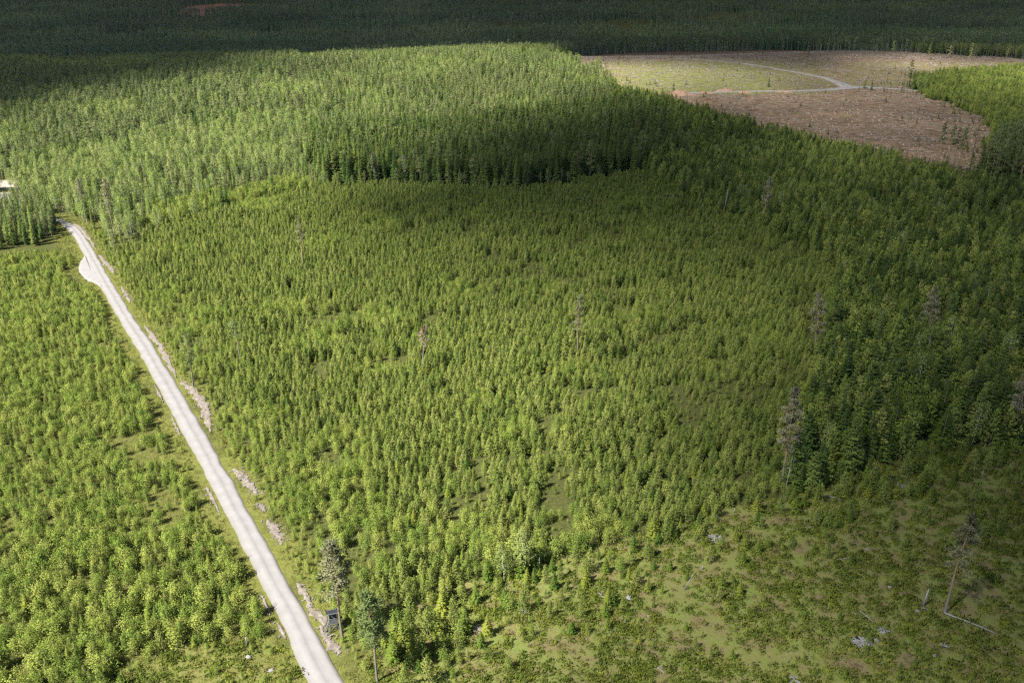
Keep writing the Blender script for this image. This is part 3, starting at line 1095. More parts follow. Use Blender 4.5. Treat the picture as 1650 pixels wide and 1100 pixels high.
# plantation
sd_ = np.min([segdist(c, x, y) for c in SOILC], axis=0)
pm = in_pl & (rs > 6.3 + 2.0 * (noise(y / 11, y * 0, 6) - .5)) & (sd_ > 2.4) & ~inside(P_HEATH, x, y)
hollow = sstep(.60, .72, dens)
pm_all = pm.copy()
pm &= g.random(x.size) > .8 * hollow
hp = .86 * (3.7 + 3.2 * fbm(x / 26, y / 26, 91, 3)) * g.uniform(.68, 1.22, x.size)
hp *= np.clip(.62 + (rs - 7) / 30, .62, 1) * (1 - .45 * hollow)
leafy = fbm(x / 20 + 9, y / 20, 95, 2) + .25 * np.clip(1 - (rs - 8) / 25, 0, 1)
m = pm & (u < .80) & (leafy < .68)
put('young_pine', x[m], y[m], hp[m] / 5.0, g, 1)
m = pm & (u >= .80) & (u < .92) & (leafy < .68)
put('young_spruce', x[m], y[m], hp[m] * 1.05 / 5.0, g, 1)
m = pm & (((u >= .92) & (leafy < .68)) | ((leafy >= .68) & (u < .8)))
put('leafy_sapling', x[m], y[m], hp[m] * .9 / 3.6, g, 1)
m = insw(P_DECID, x, y) & (rs > 7) & (u < .5)
put('leafy_sapling', x[m], y[m], g.uniform(1.1, 2.1, m.sum()), g, 10)
m = pm_all & (hollow > .25) & (u > .35)
put('leafy_sapling', x[m], y[m], g.uniform(.16, .45, m.sum()), g, 1)
m = inside(P_GAP, x, y) & (rs < -5) & (u < .45)
put('leafy_sapling', x[m], y[m], g.uniform(.12, .5, m.sum()) ** 1.1, g, 0)
# leafy fringe along the road
m = in_pl & (rs > 4.6) & (rs < 9.5) & (sd_ > 1.0) & (u > .36 + .5 * (dens - .5))
put('leafy_sapling', x[m], y[m], g.uniform(.15, .65, m.sum()), g, 1)
m = (rs < -4.6) & (rs > -7.5) & (y < 380) & (u > .62) & segp & ~in_corner & ~inside(PULL, x, y)
put('leafy_sapling', x[m], y[m], g.uniform(.12, .5, m.sum()), g, 0)

# mid stands
x, y, g = jgrid(-900, 900, 130, 1250, 3.3, 2)
rs = road_side(x, y)
ok = ~(inside(P_PLANT, x, y) | insw(P_CUT, x, y)) & ((rs > 6.5) | (y > 400)) & ~inside(P_LANDING, x, y) & ~inside(P_BARE, x, y)
px_, py_, _ = proj(x, y, T(x, y))
heath, spr, light, dkp, cor, dec = [insw(P, x, y) for P in (P_HEATH, P_SPRUCE, P_LIGHT, P_DARKPINE, P_CORNER, P_DECID)]
u = g.random(x.size)
cl = fbm(x / 38, y / 38, 101, 3)
rest = ok & ~heath & ~spr & ~light & ~dkp & ~cor & ~dec
mixed = rest & ((px_ > 1045) | ((px_ > 985) & (py_ < 182))) & (y < 950)
# dark spruce stand
m = spr & ok
hh = g.uniform(.78, 1.12, x.size) * (.88 + .25 * cl)
a = m & (u < .86)
put('spruce_tree', x[a], y[a], hh[a], g, 3)
a = m & (u >= .86) & (u < .96)
put('pine_tree', x[a], y[a], hh[a] * 1.05, g, 3)
a = m & (u >= .96)
put('birch_tree', x[a], y[a], hh[a], g, 3)
# corner stand
m = cor
a = m & (u < .5)
put('spruce_tree', x[a], y[a], hh[a] * .7, g, 6)
a = m & (u >= .5) & (u < .85)
put('pine_tree', x[a], y[a], hh[a] * .78, g, 6)
a = m & (u >= .85)
put('birch_tree', x[a], y[a], hh[a] * .7, g, 6)
# leafy belt
m = dec & ok & (u < .95)
a = m & (u < .22)
put('spruce_tree', x[a], y[a], hh[a] * .62, g, 10)
# knoll and wood on its left flank
m = rest & ~mixed & (y < 1130) & (py_ > 78)
knoll = m & (x > -.22 * y + 260 * (fbm(x / 90, y / 90, 113, 3) - .5))
fl = m & ~knoll & (g.random(x.size) < .54)
cl2 = fbm(x / 60 + 20, y / 60, 111, 3)
hk = g.uniform(.72, 1.12, x.size) * np.clip(.60 + (y - 380) / 900, .6, 1.0)
knoll = knoll & (g.random(x.size) < .66)
a = knoll & (u < .32 + 1.6 * (cl - .5))
put('birch_tree', x[a], y[a], hk[a] * .95, g, 4)
b = knoll & ~a & (u < .68)
put('pine_tree', x[b], y[b], hk[b] * .85, g, 4)
b = knoll & ~a & (u >= .68)
put('spruce_tree', x[b], y[b], hk[b] * .82, g, 4)
a = fl & (u < .26 + 3.0 * (cl2 - .5))
put('birch_tree', x[a], y[a], hk[a] * 1.35, g, 5)
b = fl & ~a & (u < .62)
put('pine_tree', x[b], y[b], hk[b] * 1.15, g, 5)
b = fl & ~a & (u >= .62)
put('spruce_tree', x[b], y[b], hk[b] * 1.05, g, 5)
m = dkp
a = m & (u < .55)
put('pine_tree', x[a], y[a], hh[a] * 1.3, g, 9)
a = m & (u >= .55)
put('spruce_tree', x[a], y[a], hh[a] * 1.1, g, 9)
# mixed young stand (thicker grid) and light stand
x, y, g = jgrid(-60, 900, 130, 1150, 2.45, 3)
ok = ~(inside(P_PLANT, x, y) | insw(P_CUT, x, y) | inside(P_HEATH, x, y) | insw(P_SPRUCE, x, y) | inside(P_DARKPINE, x, y))
px_, py_, _ = proj(x, y, T(x, y))
light = insw(P_LIGHT, x, y)
mixed = ok & ~light & ((px_ > 1045) | ((px_ > 985) & (py_ < 182))) & (py_ > 100) & (y < 950)
u = g.random(x.size)
cl = fbm(x / 28, y / 28, 121, 3)
dsp = segdist(np.vstack([P_SPRUCE, P_SPRUCE[:1]]), x, y)
hm = (1 + .75 * np.exp(-dsp / 38)) * (7.2 + 4.2 * cl) * g.uniform(.7, 1.2, x.size) * np.clip(1.12 - .3 * (y - 200) / 250, .78, 1.15)
hole = fbm(x / 11, y / 11, 131, 2) > .70
a = mixed & ~hole & (u < .30)
put('spruce_tree', x[a], y[a], hm[a] * 1.15 / 17, g, 2)
a = mixed & ~hole & (u >= .30) & (u < .56)
put('young_spruce', x[a], y[a], hm[a] / 5.0, g, 2)
a = mixed & ~hole & (u >= .56) & (u < .88)
put('young_pine', x[a], y[a], hm[a] / 5.0, g, 2)
a = mixed & ~hole & (u >= .88) & (u < .97)
put('leafy_sapling', x[a], y[a], hm[a] * .95 / 3.6, g, 2)
a = mixed & ~hole & (u >= .97)
put('birch_tree', x[a], y[a], hm[a] * 1.15 / 13, g, 2)
a = light & (u < .38)
put('leafy_sapling', x[a], y[a], g.uniform(1.2, 2.2, a.sum()), g, 8)
a = light & (u >= .72) & (u < .92)
put('young_pine', x[a], y[a], g.uniform(1.0, 1.6, a.sum()), g, 8)
a = light & (u >= .38) & (u < .72)
put('young_spruce', x[a], y[a], g.uniform(1.0, 1.9, a.sum()), g, 8)
# heath: scattered small spruces and bushes
x, y, g = jgrid(-80, 330, 70, 260, 2.3, 4)
hz = inside(P_HEATH, x, y) & (road_side(x, y) > 9)
px_, py_, _ = proj(x, y, T(x, y))
edge = segdist(P_HEATH[1:15], x, y)
rightness = sstep(1250, 1650, px_) * sstep(950, 760, py_)
fr = np.clip(1 - edge / 26, 0, 1)
leftb = sstep(900, 640, px_)
pr = .24 + .75 * fr ** 1.5 * (.4 + fbm(x / 7, y / 7, 141, 2)) + .60 * rightness + .45 * leftb
pr *= np.where(fbm(x / 8, y / 8, 151, 2) > .50, 1.45, .5)
u, u2 = g.random(x.size), g.random(x.size)
sel = hz & (u < pr)
big = .72 + 1.0 * np.clip(fr * .8 + rightness * .9 + leftb * .8, 0, 1)
a = sel & (u2 < .58)
put('heath_spruce', x[a], y[a], np.where(g.random(a.sum()) < .45, g.uniform(.22, .5, a.sum()), g.uniform(.6, 1.35, a.sum())) * big[a], g, 7)
a = sel & (u2 >= .58) & (u2 < .80)
put('leafy_sapling', x[a], y[a], g.uniform(.3, .85, a.sum()) * big[a], g, 7)
a = sel & (u2 >= .80)
put('young_pine', x[a], y[a], g.uniform(.3, .8, a.sum()) * big[a], g, 7)
# a few young trees on the felled ground
x, y, g = jgrid(50, 800, 480, 1200, 17, 5)
ct = insw(P_CUT, x, y) & (g.random(x.size) < .22)
put('young_spruce', x[ct], y[ct], g.uniform(.3, 1.0, ct.sum()), g, 11)

x, y, g = jgrid(30, 820, 430, 1200, 4.2, 15)
rim = segdist(np.vstack([P_CUT[9:], P_CUT[:1]]), x, y)
ct = insw(P_CUT, x, y) & (g.random(x.size) < .55 * np.exp(-rim / 13))
put('young_spruce', x[ct], y[ct], g.uniform(.25, 1.1, ct.sum()), g, 11)

# ------------------------------------------------------------------ single things seen one by one
LM = []            # landmarks for descriptions: phrase, x, y
def single_tree(name, c, t, h, fol, bark, loc, label, cat, rotz=0, scale=1.0, group=None):
    z = float(T(*loc)) - .05
    o = link(name, None, label=label, cat=cat, group=group, loc=(loc[0], loc[1], z), rot=(0, 0, rotz), scl=(scale,) * 3)
    link("trunk", t.mesh("trunk", [M[bark]], True), o)
    if c is not None:
        link("crown", c.mesh("crown", [M[fol]]), o)
    return o

def hgt(base, ytop):
    """base pixel and top row -> place and height in metres"""
    p = at(*base)
    z = float(T(*p))
    dy = -(ytop - PH / 2)
    d = (FPX * CP + dy * SP, -FPX * SP + dy * CP)
    return p, HCAM + p[1] * d[1] / d[0] - z

M['greypine'] = foliage("grey_pine_needles", [(0, (.112, .120, .064)), (.5, (.155, .154, .090)), (1, (.20, .188, .120))], .25)
M['rustpine'] = foliage("rusty_pine_needles", [(0, (.10, .095, .065)), (.5, (.19, .14, .10)), (1, (.32, .20, .15))], .2)
SEED = [  # base, top row, seed, crown start, radius, limbs, leaves/clump, sparse, dead limbs, foliage, label, short name
    ((1258, 785), 626, 201, .34, 2.5, 34, 20, 1.0, 5, 'greypine', "tallest grey-crowned pine with orange upper trunk at the heath's edge", "the tall orange-trunked pine"),
    ((930, 580), 475, 202, .45, 1.9, 22, 14, .75, 2, 'greypine', "thin-crowned pine with long reddish trunk in the middle of the plantation", "the reddish-trunked pine"),
    ((683, 606), 527, 203, .60, 1.5, 15, 14, .8, 2, 'rustpine', "slender pale-trunked pine with small rust-tinged crown among bright young pines", "the slender pale-trunked pine"),
    ((490, 436), 348, 204, .50, 1.6, 20, 13, .7, 1, 'greypine', "lone thin grey pine standing above the upper plantation", "the lone thin grey pine"),
    ((388, 587), 516, 205, .48, 1.9, 15, 12, .6, 3, 'pine', "dark-trunked pine with small open crown inside the plantation", "the small open-crowned pine"),
    ((312, 622), 536, 206, .34, 2.1, 20, 14, .75, 2, 'pine', "leaning pine on the pale stony bank beside the road", "the leaning roadside pine"),
    ((190, 424), 372, 207, .45, 2.2, 14, 16, .9, 0, 'pine', "short broad pine standing by the road opposite the passing place", "the short broad roadside pine"),
    ((184, 378), 288, 208, .38, 2.2, 26, 16, .9, 1, 'greypine', "tall dusty grey pine behind the short broad roadside pine", "the tall dusty grey pine"),
    ((138, 352), 288, 209, .25, 2.4, 26, 16, 1.0, 0, 'greypine', "stout grey-brown pine where the road enters the wood", "the stout pine at the road's end"),
    ((552, 1028), 876, 210, .42, 2.5, 32, 22, .8, 3, 'greypine', "tall grey pine standing right beside the hunting tower", "the hunting tower pine"),
    ((609, 1097), 953, 211, .42, 2.3, 28, 24, 1.1, 2, 'pine', "dark green tall pine in front of the hunting tower pine", "the dark green front pine"),
    ((1312, 566), 472, 212, .22, 2.4, 28, 17, 1.0, 3, 'greypine', "grey-brown broad pine rising from the mixed stand, nearer the plantation", "the grey-brown broad pine"),
    ((1488, 562), 465, 213, .25, 2.6, 28, 17, 1.0, 3, 'greypine', "pale grey pine rising from the dark mixed stand above the heath", "the pale grey stand pine"),
    ((1630, 712), 596, 214, .38, 2.6, 30, 18, .9, 3, 'greypine', "bare-trunked grey pine cut by the picture's edge above the heath", "the edge pine"),
    ((1521, 987), 833, 215, .42, 2.2, 26, 18, .85, 4, 'greypine', "thin dull-green pine leaning over the heath beside the long fallen log", "the heath pine"),
    ((1229, 368), 284, 216, .45, 2.1, 24, 14, 1.0, 1, 'greypine', "tall pine with orange-brown trunk above the shaded plantation corner", "the shaded corner pine"),
    ((1030, 277), 210, 217, .48, 2.2, 22, 14, 1.1, 0, 'pine', "bare-stemmed pine at the outer end of the dark spruce front", "the spruce-front pine"),
    ((603, 297), 247, 218, .35, 2.0, 22, 14, .9, 0, 'greypine', "grey-green pine in front of the dark spruces beside the whitish dead tree", "the pine beside the dead tree"),
]
for (b, yt, sd2, c0, ra, nl, nf, sp, dd, fol, lab, short) in SEED:
    p, h = hgt(b, yt)
    c, t, _ = t_pine(sd2, h, c0, ra * 1.08, nl, nf, .52, 0, sp * 1.45, dd)
    single_tree("pine_tree", c, t, h, fol, 'deadwood' if sd2 == 203 else 'pine_bark', p, lab, "pine tree")
    LM.append((short, p[0], p[1]))
CUTP = [((1528, 103), 74, 'greypine', "sunlit bushy pine on the far felled ground, brightest of the leave trees"), ((1560, 114), 66, 'pine', "tall thin pine standing at the edge of the far pink felled ground"),
        ((1495, 97), 72, 'pine', "small thin pine left at the back of the felled ground before the dark wood"), ((1620, 101), 69, 'pine', "slim pine before the dark wood near the picture's edge"),
        ((1462, 145), 96, 'pine', "dark straight pine beside the gravel track junction clump"), ((1299, 105), 74, 'greypine', "grey slim pine alone on the shaded upper felled ground"),
        ((892, 97), 71, 'greypine', "small bright pine at the knoll's shoulder beside the felled ground"), ((1437, 95), 66, 'pine', "thin pine in front of the dark wood behind the felled ground"),
        ((1509, 274), 187, 'pine', "thin tufted pine first in the row at the felled ground's lower corner"), ((1524, 276), 193, 'pine', "thin tufted pine second in the row at the felled ground's lower corner"),
        ((1533, 280), 205, 'greypine', "ragged pine in the middle of the lower corner row"), ((1541, 283), 203, 'pine', "denser pine beside the ragged one in the lower corner row"),
        ((1584, 293), 215, 'pine', "orange-stemmed pine at the end of the dark pine stand"), ((1594, 296), 212, 'pine', "second orange-stemmed pine at the end of the dark pine stand"),
        ((1617, 301), 216, 'pine', "pale-stemmed pine along the front of the dark pine stand"), ((1630, 304), 220, 'pine', "dark-crowned pine beside the pale-stemmed one at the stand front"),
        ((1639, 308), 225, 'greypine', "bare-stemmed pine nearest the picture's edge in the dark stand front")]
for i, (b, yt, fol, lab) in enumerate(CUTP):
    p, h = hgt(b, yt)
    h = min(h, 27)
    c, t, _ = t_pine(300 + i, h, .55 if i > 7 else .4, 2.1 if i not in (0, 4) else 2.6, 18, 12, .7, 0, 1.25 if i else 1.5, 0)
    single_tree("pine_tree", c, t, h, fol, 'pine_bark', p, lab, "pine tree")
p, h = hgt((1559, 290), 213)
c, t, _ = t_spruce(331, h, 3, .7, .62)
single_tree("spruce_tree", c, t, h, 'spruce', 'bark', p, "narrow dark spruce beside the lower corner row of pines", "spruce tree")
for i, (b, yt, wd, lab) in enumerate([((1521, 284), 250, 1.0, "low bushy spruce under the thin tufted pines"), ((1392, 143), 128, .9, "small spruce beside the clearing junction"), ((1404, 146), 130, .8, "second small spruce beside the clearing junction"),
                                 ((1085, 147), 131, .6, "small narrow spruce on the green felled ground near the red earth heaps"), ((1238, 140), 125, .8, "small dark spruce on the green felled ground")]):
    p, h = hgt(b, yt)
    c, t, _ = t_spruce(340 + i, h, 3, .6, wd)
    single_tree("spruce_tree", c, t, h, 'spruce', 'bark', p, lab, "spruce tree")
for i, (b, yt, wd, lab) in enumerate([((1105, 262), 213, 2.6, "round-headed grey-green tree above the shaded spruce slope"), ((1478, 146), 122, 2.0, "dense leafy tree beside the dark straight pine at the track"), ((1489, 148), 120, 1.7, "second dense leafy tree at the end of the track")]):
    p, h = hgt(b, yt)
    c, t, _ = t_birch(350 + i, h, wd, 70, 13, .5)
    single_tree("birch_tree", c, t, h, 'birch', 'birch_bark', p, lab, "birch tree")
p, h = hgt((652, 298), 249)
t, _ = t_deadtree(361, h, 3.0)
single_tree("dead_tree", None, t, h, None, 'deadwood', p, "whitish bare dead tree in front of the dark spruce stand", "dead tree")
LM.append(("the whitish dead tree", p[0], p[1]))

def snag(base, ytop, rad, lab, short=None, lean=(0, 0)):
    p, h = hgt(base, ytop)
    h = max(h, .8)
    b = B()
    r = random.Random(int(base[0]))
    b.tube([(0, 0, -.3), (lean[0] * h * .5 + r.gauss(0, .03), lean[1] * h * .5, h * .5), (lean[0] * h, lean[1] * h, h)], [rad * 1.25, rad, rad * .55], 8)
    b.tube([(lean[0] * h, lean[1] * h, h - .05), (lean[0] * h + rad * .3, lean[1] * h, h + rad * 1.5)], [rad * .5, rad * .1], 5)
    for k in range(3):
        z = h * r.uniform(.5, .9)
        a = r.uniform(0, 6.28)
        b.tube([(lean[0] * z, lean[1] * z, z), (lean[0] * z + math.cos(a) * rad * 3, lean[1] * z + math.sin(a) * rad * 3, z + rad * r.uniform(.5, 2))], [rad * .25, rad * .1], 4)
    link("snag", b.mesh("snag", [M['deadwood']], True), label=lab, cat="dead trunk", loc=(p[0], p[1], float(T(*p))))
    if short:
        LM.append((short, p[0], p[1]))
snag((1166, 345), 306, .19, "tall white broken trunk standing in the shaded stand", "the tall white broken trunk", (.08, 0))
snag((1487, 975), 949, .20, "grey broken trunk standing on the heath beside a dark bushy spruce", "the grey heath snag", (.1, 0))
snag((722, 963), 944, .16, "pale broken trunk at the lower edge of the plantation", "the pale broken trunk")
snag((398, 1040), 1026, .13, "short grey stub standing in the rough beside the lower road", "the short grey stub")
snag((869, 922), 897, .09, "thin dark pole at the plantation's lower edge", "the thin dark pole")
snag((891, 943), 930, .13, "short pale stub in bright grass under the plantation edge")
snag((813, 958), 946, .12, "short stub with pale top between two dark bushes")
snag((1102, 950), 925, .08, "thin leaning pale pole on the open heath", "the leaning pale pole", (.45, .1))
snag((1183, 826), 818, .10, "tiny pale stub at the plantation corner on the heath")
snag((1581, 772), 758, .09, "thin pale stub high on the heath among dark spruces")
snag((1132, 917), 911, .14, "tiny dark stub with white top on the open heath")

def log(a, b, rad, lab):
    pa, pb = at(*a), at(*b)
    bm = B()
    r = random.Random(int(a[0] * 3))
    n_ = 7
    pts = []
    for i in range(n_):
        q = pa + (pb - pa) * i / (n_ - 1)
        pts.append(Vector((q[0] + r.gauss(0, .08), q[1] + r.gauss(0, .08), float(Tm(q[0], q[1])) + rad * .7 + .12)))
    o0 = pts[0].copy()
    pts = [p - o0 for p in pts]
    bm.tube(pts, [rad * (1 - .6 * i / (n_ - 1)) for i in range(n_)], 8)
    for k in range(7):
        i = r.randrange(1, n_ - 1)
        d = Vector((r.gauss(0, 1), r.gauss(0, 1), r.uniform(.2, 1))).normalized()
        bm.tube([pts[i], pts[i] + d * r.uniform(.4, 1.0)], [rad * .3, rad * .08], 4)
    link("fallen_log", bm.mesh("fallen_log", [M['deadwood']], True), label=lab, cat="log", loc=o0)
log((1521, 988), (1606, 1021), .17, "long weathered log lying from the foot of the heath pine")
log((1301, 790), (1313, 796), .16, "short pale log lying at the heath edge beside the tall orange-trunked pine")
log((1329, 799), (1357, 807), .15, "pale log lying at the heath edge beyond the short one")
log((964, 955), (976, 967), .12, "thin fallen pole in the grass below the plantation edge")
log((1350, 903), (1388, 894), .09, "thin grey pole lying flat on the middle of the heath")
log((1384, 985), (1410, 1004), .09, "thin fallen pole on the open lower heath")
log((1484, 980), (1502, 985), .10, "pale stick lying beside the grey heath snag")
log((642, 684), (653, 686), .14, "small white log glimpsed among the bright young pines")
log((1059, 1075), (1070, 1084), .11, "short white stick lying on the lower heath")

def boulder(px, size, lab, mat='rock', flat=.6, name="boulder", cat="boulder", seed=0):
    p = at(*px)
    r = random.Random(int(px[0] * 7 + px[1]) + seed)
    b = B()
    n1, n2 = 7, 10
    for i in range(n1 + 1):
        th = PI * i / n1
        for j in range(n2):
            ph = 2 * PI * j / n2
            q = size * (.75 + .5 * r.random())
            b.V.append((q * math.sin(th) * math.cos(ph), q * math.sin(th) * math.sin(ph) * .8, q * math.cos(th) * flat))
    for i in range(n1):
        for j in range(n2):
            b.F.append((i * n2 + j, (i + 1) * n2 + j, (i + 1) * n2 + (j + 1) % n2, i * n2 + (j + 1) % n2))
            b.var.append(.5)
            b.mi.append(0)
    return link(name, b.mesh(name, [M[mat]]), label=lab, cat=cat, loc=(p[0], p[1], float(T(*p)) + size * flat * .25), rot=(0, 0, r.uniform(0, 6)))
for px, sz, lab in [((1154, 833), .7, "pale boulder at the plantation's lower corner on the heath"), ((1160, 866), .55, "grey stone on the bare pale patch under the plantation corner"),
                    ((1412, 1031), .45, "whitish stone beside the pale bare rock on the lower heath"), ((1434, 946), .4, "small pale stone near the grey heath snag"),
                    ((197, 920), .45, "small white stone in the rough of the road's inner stand"), ((163, 934), .5, "grey stone below the small white stone in the young stand"),
                    ((400, 1058), .45, "white stone below the short grey stub"), ((437, 1080), .5, "pale stone lowest in the rough beside the road"),
                    ((1013, 963), .55, "pale jagged stone at the edge of the leafy clump on the heath"), ((839, 1013), .3, "dark stone with pale top in the lower heath"),
                    ((1045, 992), .3, "small white stone on the middle of the open heath"), ((1007, 1001), .25, "tiny pale stone beside the open heath's leafy clump"),
                    ((745, 746), .35, "white stone in a gap among the young pines"), ((1478, 985), .5, "grey stone at the foot of the grey heath snag"),
                    ((1506, 1056), .4, "small pale stone below the long weathered log"), ((684, 979), .3, "small white stone in the grass beside the plantation edge"),
                    ((713, 1009), .4, "pale stone beside the tan bare patch")]:
    boulder(px, sz, lab)

def rootplate(px, size, lab):
    p = at(*px)
    r = random.Random(int(px[0]))
    b = B()
    for k in range(26):
        a = r.uniform(0, 6.28)
        d = Vector((math.cos(a), math.sin(a), r.uniform(.1, .8))).normalized()
        L = size * r.uniform(.3, 1.1)
        b.tube([(0, 0, .1), d * L * .5 + Vector((0, 0, .12 * L)), d * L + rv(r, .1)], [.07, .045, .012], 5)
    link("upturned_root", b.mesh("upturned_root", [M['deadwood']], True), label=lab, cat="tree root", loc=(p[0], p[1], float(T(*p))))
rootplate((842, 985), 1.3, "pale tangle of dead branches in the green below the plantation")
rootplate((1521, 1041), 1.0, "whitish upturned root below the long weathered log")
rootplate((1560, 1058), .7, "small grey upturned root beyond the whitish one")
rootplate((1398, 886), .6, "grey tangle of branches on the heath's middle slope")
rootplate((1304, 850), .6, "pale branch tangle high on the open heath")
def slab(pts, lab, seed, mat='rock'):
    sheet("bare_rock", poly(pts), M[mat], .14, lab, seed, .9, .10)
slab([(1366, 1030), (1385, 1024), (1408, 1030), (1405, 1040), (1380, 1044)], "pale bare rock on the lower heath", 1)
slab([(1412, 1010), (1428, 1009), (1432, 1018), (1420, 1020)], "small bare rock above the larger pale one", 2)
slab([(1262, 1090), (1285, 1088), (1290, 1100), (1270, 1104)], "bare rock at the bottom of the heath", 3)
slab([(1446, 780), (1462, 778), (1464, 786), (1450, 788)], "small bare rock high on the heath", 4)
slab([(726, 1006), (750, 1002), (775, 1008), (772, 1020), (740, 1020), (722, 1015)], "tan bare patch beside the lower plantation edge", 5, 'soil')
slab([(1136, 862), (1158, 860), (1168, 870), (1150, 875)], "pale bare patch under the plantation corner", 6)
slab([(258, 880), (275, 875), (295, 872), (292, 882), (270, 888)], "tan bare opening in the young stand beside the road", 7, 'soil')

# hunting tower
def hunting_tower():
    p = at(538, 1013)
    o = link("hunting_tower", None, label="small grey timber hunting tower with dark roof beside the road", cat="hunting tower", loc=(p[0], p[1], float(T(*p))), rot=(0, 0, R(18)))
    g_ = M['greywood']
    top = 1.75
    for sx in (-1, 1):
        for sy in (-1, 1):
            b = B()
            b.tube([(sx * .95, sy * .95, -.3), (sx * .62, sy * .62, top), (sx * .62, sy * .62, top + 2.05)], [.07, .06, .05], 8)
            link("leg", b.mesh("leg", [g_]), o)
    b = B()
    for s_ in (-1, 1):
        for q in (-1, 1):
            b.tube([(s_ * .89, -q * .89, .3), (s_ * .66, q * .66, top - .15)], [.035, .035], 6)
            b.tube([(-q * .89, s_ * .89, .3), (q * .66, s_ * .66, top - .15)], [.035, .035], 6)
    link("brace", b.mesh("brace", [g_]), o)
    b = B()
    for k in range(8):
        b.box((-.66 + k * .189, 0, top), (.17, 1.5, .05))
    link("floor", b.mesh("floor", [g_]), o)
    b = B()
    for k in range(5):
        z = top + .13 + k * .19
        for s_ in (-1, 1):
            b.box((0, s_ * .695, z), (1.46, .03, .17))
            b.box((s_ * .695, 0, z), (.03, 1.34, .17))
    link("wall", b.mesh("wall", [g_]), o)
    b = B()
    for k in range(3):
        z = top + 1.55 + k * .19
        b.box((0, .695, z), (1.46, .03, .17))
    b.box((0, -.695, top + 1.02 + .06), (1.54, .08, .07))
    b.box((-.70, 0, top + 1.09), (.08, 1.3, .07))
    b.box((.70, 0, top + 1.09), (.08, 1.3, .07))
    link("railing", b.mesh("railing", [g_]), o)
    b = B()
    rot = Matrix.Rotation(R(-22), 3, 'X')
    for k in range(12):
        b.box((-1.0 + k * .182, 0, top + 2.16 + (k % 2) * .012), (.18, 2.15, .045), rot)
    rf = link("roof", b.mesh("roof", [M['roof']]), o)
    b = B()
    b.box((.0, -1.02, top + 2.52), (2.2, .05, .13), rot)
    link("fascia", b.mesh("fascia", [g_]), rf)
    b = B()
    for s_ in (-.22, .22):
        b.tube([(-1.75, s_ - .2, -.05), (-.72, s_ - .2, top + .45)], [.04, .04], 6)
    for k in range(9):
        f = (k + .6) / 9.5
        b.tube([(-1.75 + 1.03 * f, -.42, -.05 + (top + .5) * f), (-1.75 + 1.03 * f, .02, -.05 + (top + .5) * f)], [.03, .03], 6)
    link("ladder", b.mesh("ladder", [g_]), o)
    LM.append(("the hunting tower", p[0], p[1]))
    return p
TOWER = hunting_tower()

# red earth heaps by the distant track
for i, (px, sx, sy, hz_, lab) in enumerate([((1054, 152), 9, 4, 1.6, "pinkish earth heap at the near end of the distant track"), ((1093, 153), 17, 5, 3.6, "largest red earth heap beside the distant track"),
                                     ((1135, 150), 11, 4, 1.5, "low red earth heap next to the largest one"), ((1168, 147.5), 10, 4, 2.6, "rounded red earth heap behind the distant track"),
                                     ((1200, 149.5), 7, 3.5, 2.0, "dark brown heap on the distant track's edge"), ((1262, 148.5), 12, 3.5, 1.2, "long low brush heap on the way to the junction")]):
    p = at(*px)
    V, F = [], []
    nr, nc = 9, 28
    for a in range(nr + 1):
        f = a / nr
        for b_ in range(nc):
            t_ = 2 * PI * b_ / nc
            xx, yy = sx * f * math.cos(t_), sy * f * math.sin(t_)
            nn = float(fbm(np.array(xx / 2.4 + i * 9), np.array(yy / 2.4), 77, 3)) - .5
            V.append((xx * (1 + .25 * nn), yy, hz_ * (1 - f ** 1.5) * (1 + 1.3 * nn) - .4 * f))
    for a in range(nr):
        for b_ in range(nc):
            F.append((a * nc + b_, (a + 1) * nc + b_, (a + 1) * nc + (b_ + 1) % nc, a * nc + (b_ + 1) % nc))
    link("soil_heap", np_mesh("soil_heap", V, F, [M['soilheap']]), label=lab, cat="earth heap", loc=(p[0], p[1], float(T(*p)) - .1))

# stumps on the felled ground: the ones that show, one object each
def stump_mesh(seed):
    r = random.Random(seed)
    b = B()
    h = r.uniform(.4, .7)
    b.tube([(0, 0, -.3), (0, 0, .12), (0, 0, h)], [.5, .36, .3], 9)
    for k in range(5):
        a = k * 1.257 + r.random()
        b.tube([(0, 0, .15), (math.cos(a) * .6, math.sin(a) * .6, -.08)], [.14, .05], 5)
    return b.mesh("stump", [M['stump']])
SM = [stump_mesh(s) for s in range(5)]
x, y, g = jgrid(40, 760, 440, 1150, 9.5, 6)
m = insw(P_CUT, x, y)
px_, py_, _ = proj(x, y, T(x, y))
m &= (px_ > 930) & (px_ < 1640) & (py_ > 90) & (g.random(x.size) < .6)
x, y = x[m], y[m]
order = np.argsort(y)[:230]
for i in order:
    s_ = g.uniform(.7, 1.5)
    reg = "the lower felled slope" if y[i] < 640 else ("the felled ground below the track" if y[i] < 800 else "the felled ground above the track")
    link("stump", SM[int(g.integers(5))], label="pale cut stump among the brown brush on " + reg, cat="tree stump", group="stumps on " + reg,
         loc=(x[i], y[i], float(T(x[i], y[i]))), rot=(0, 0, g.uniform(0, 6)), scl=(s_, s_, s_ * .9))

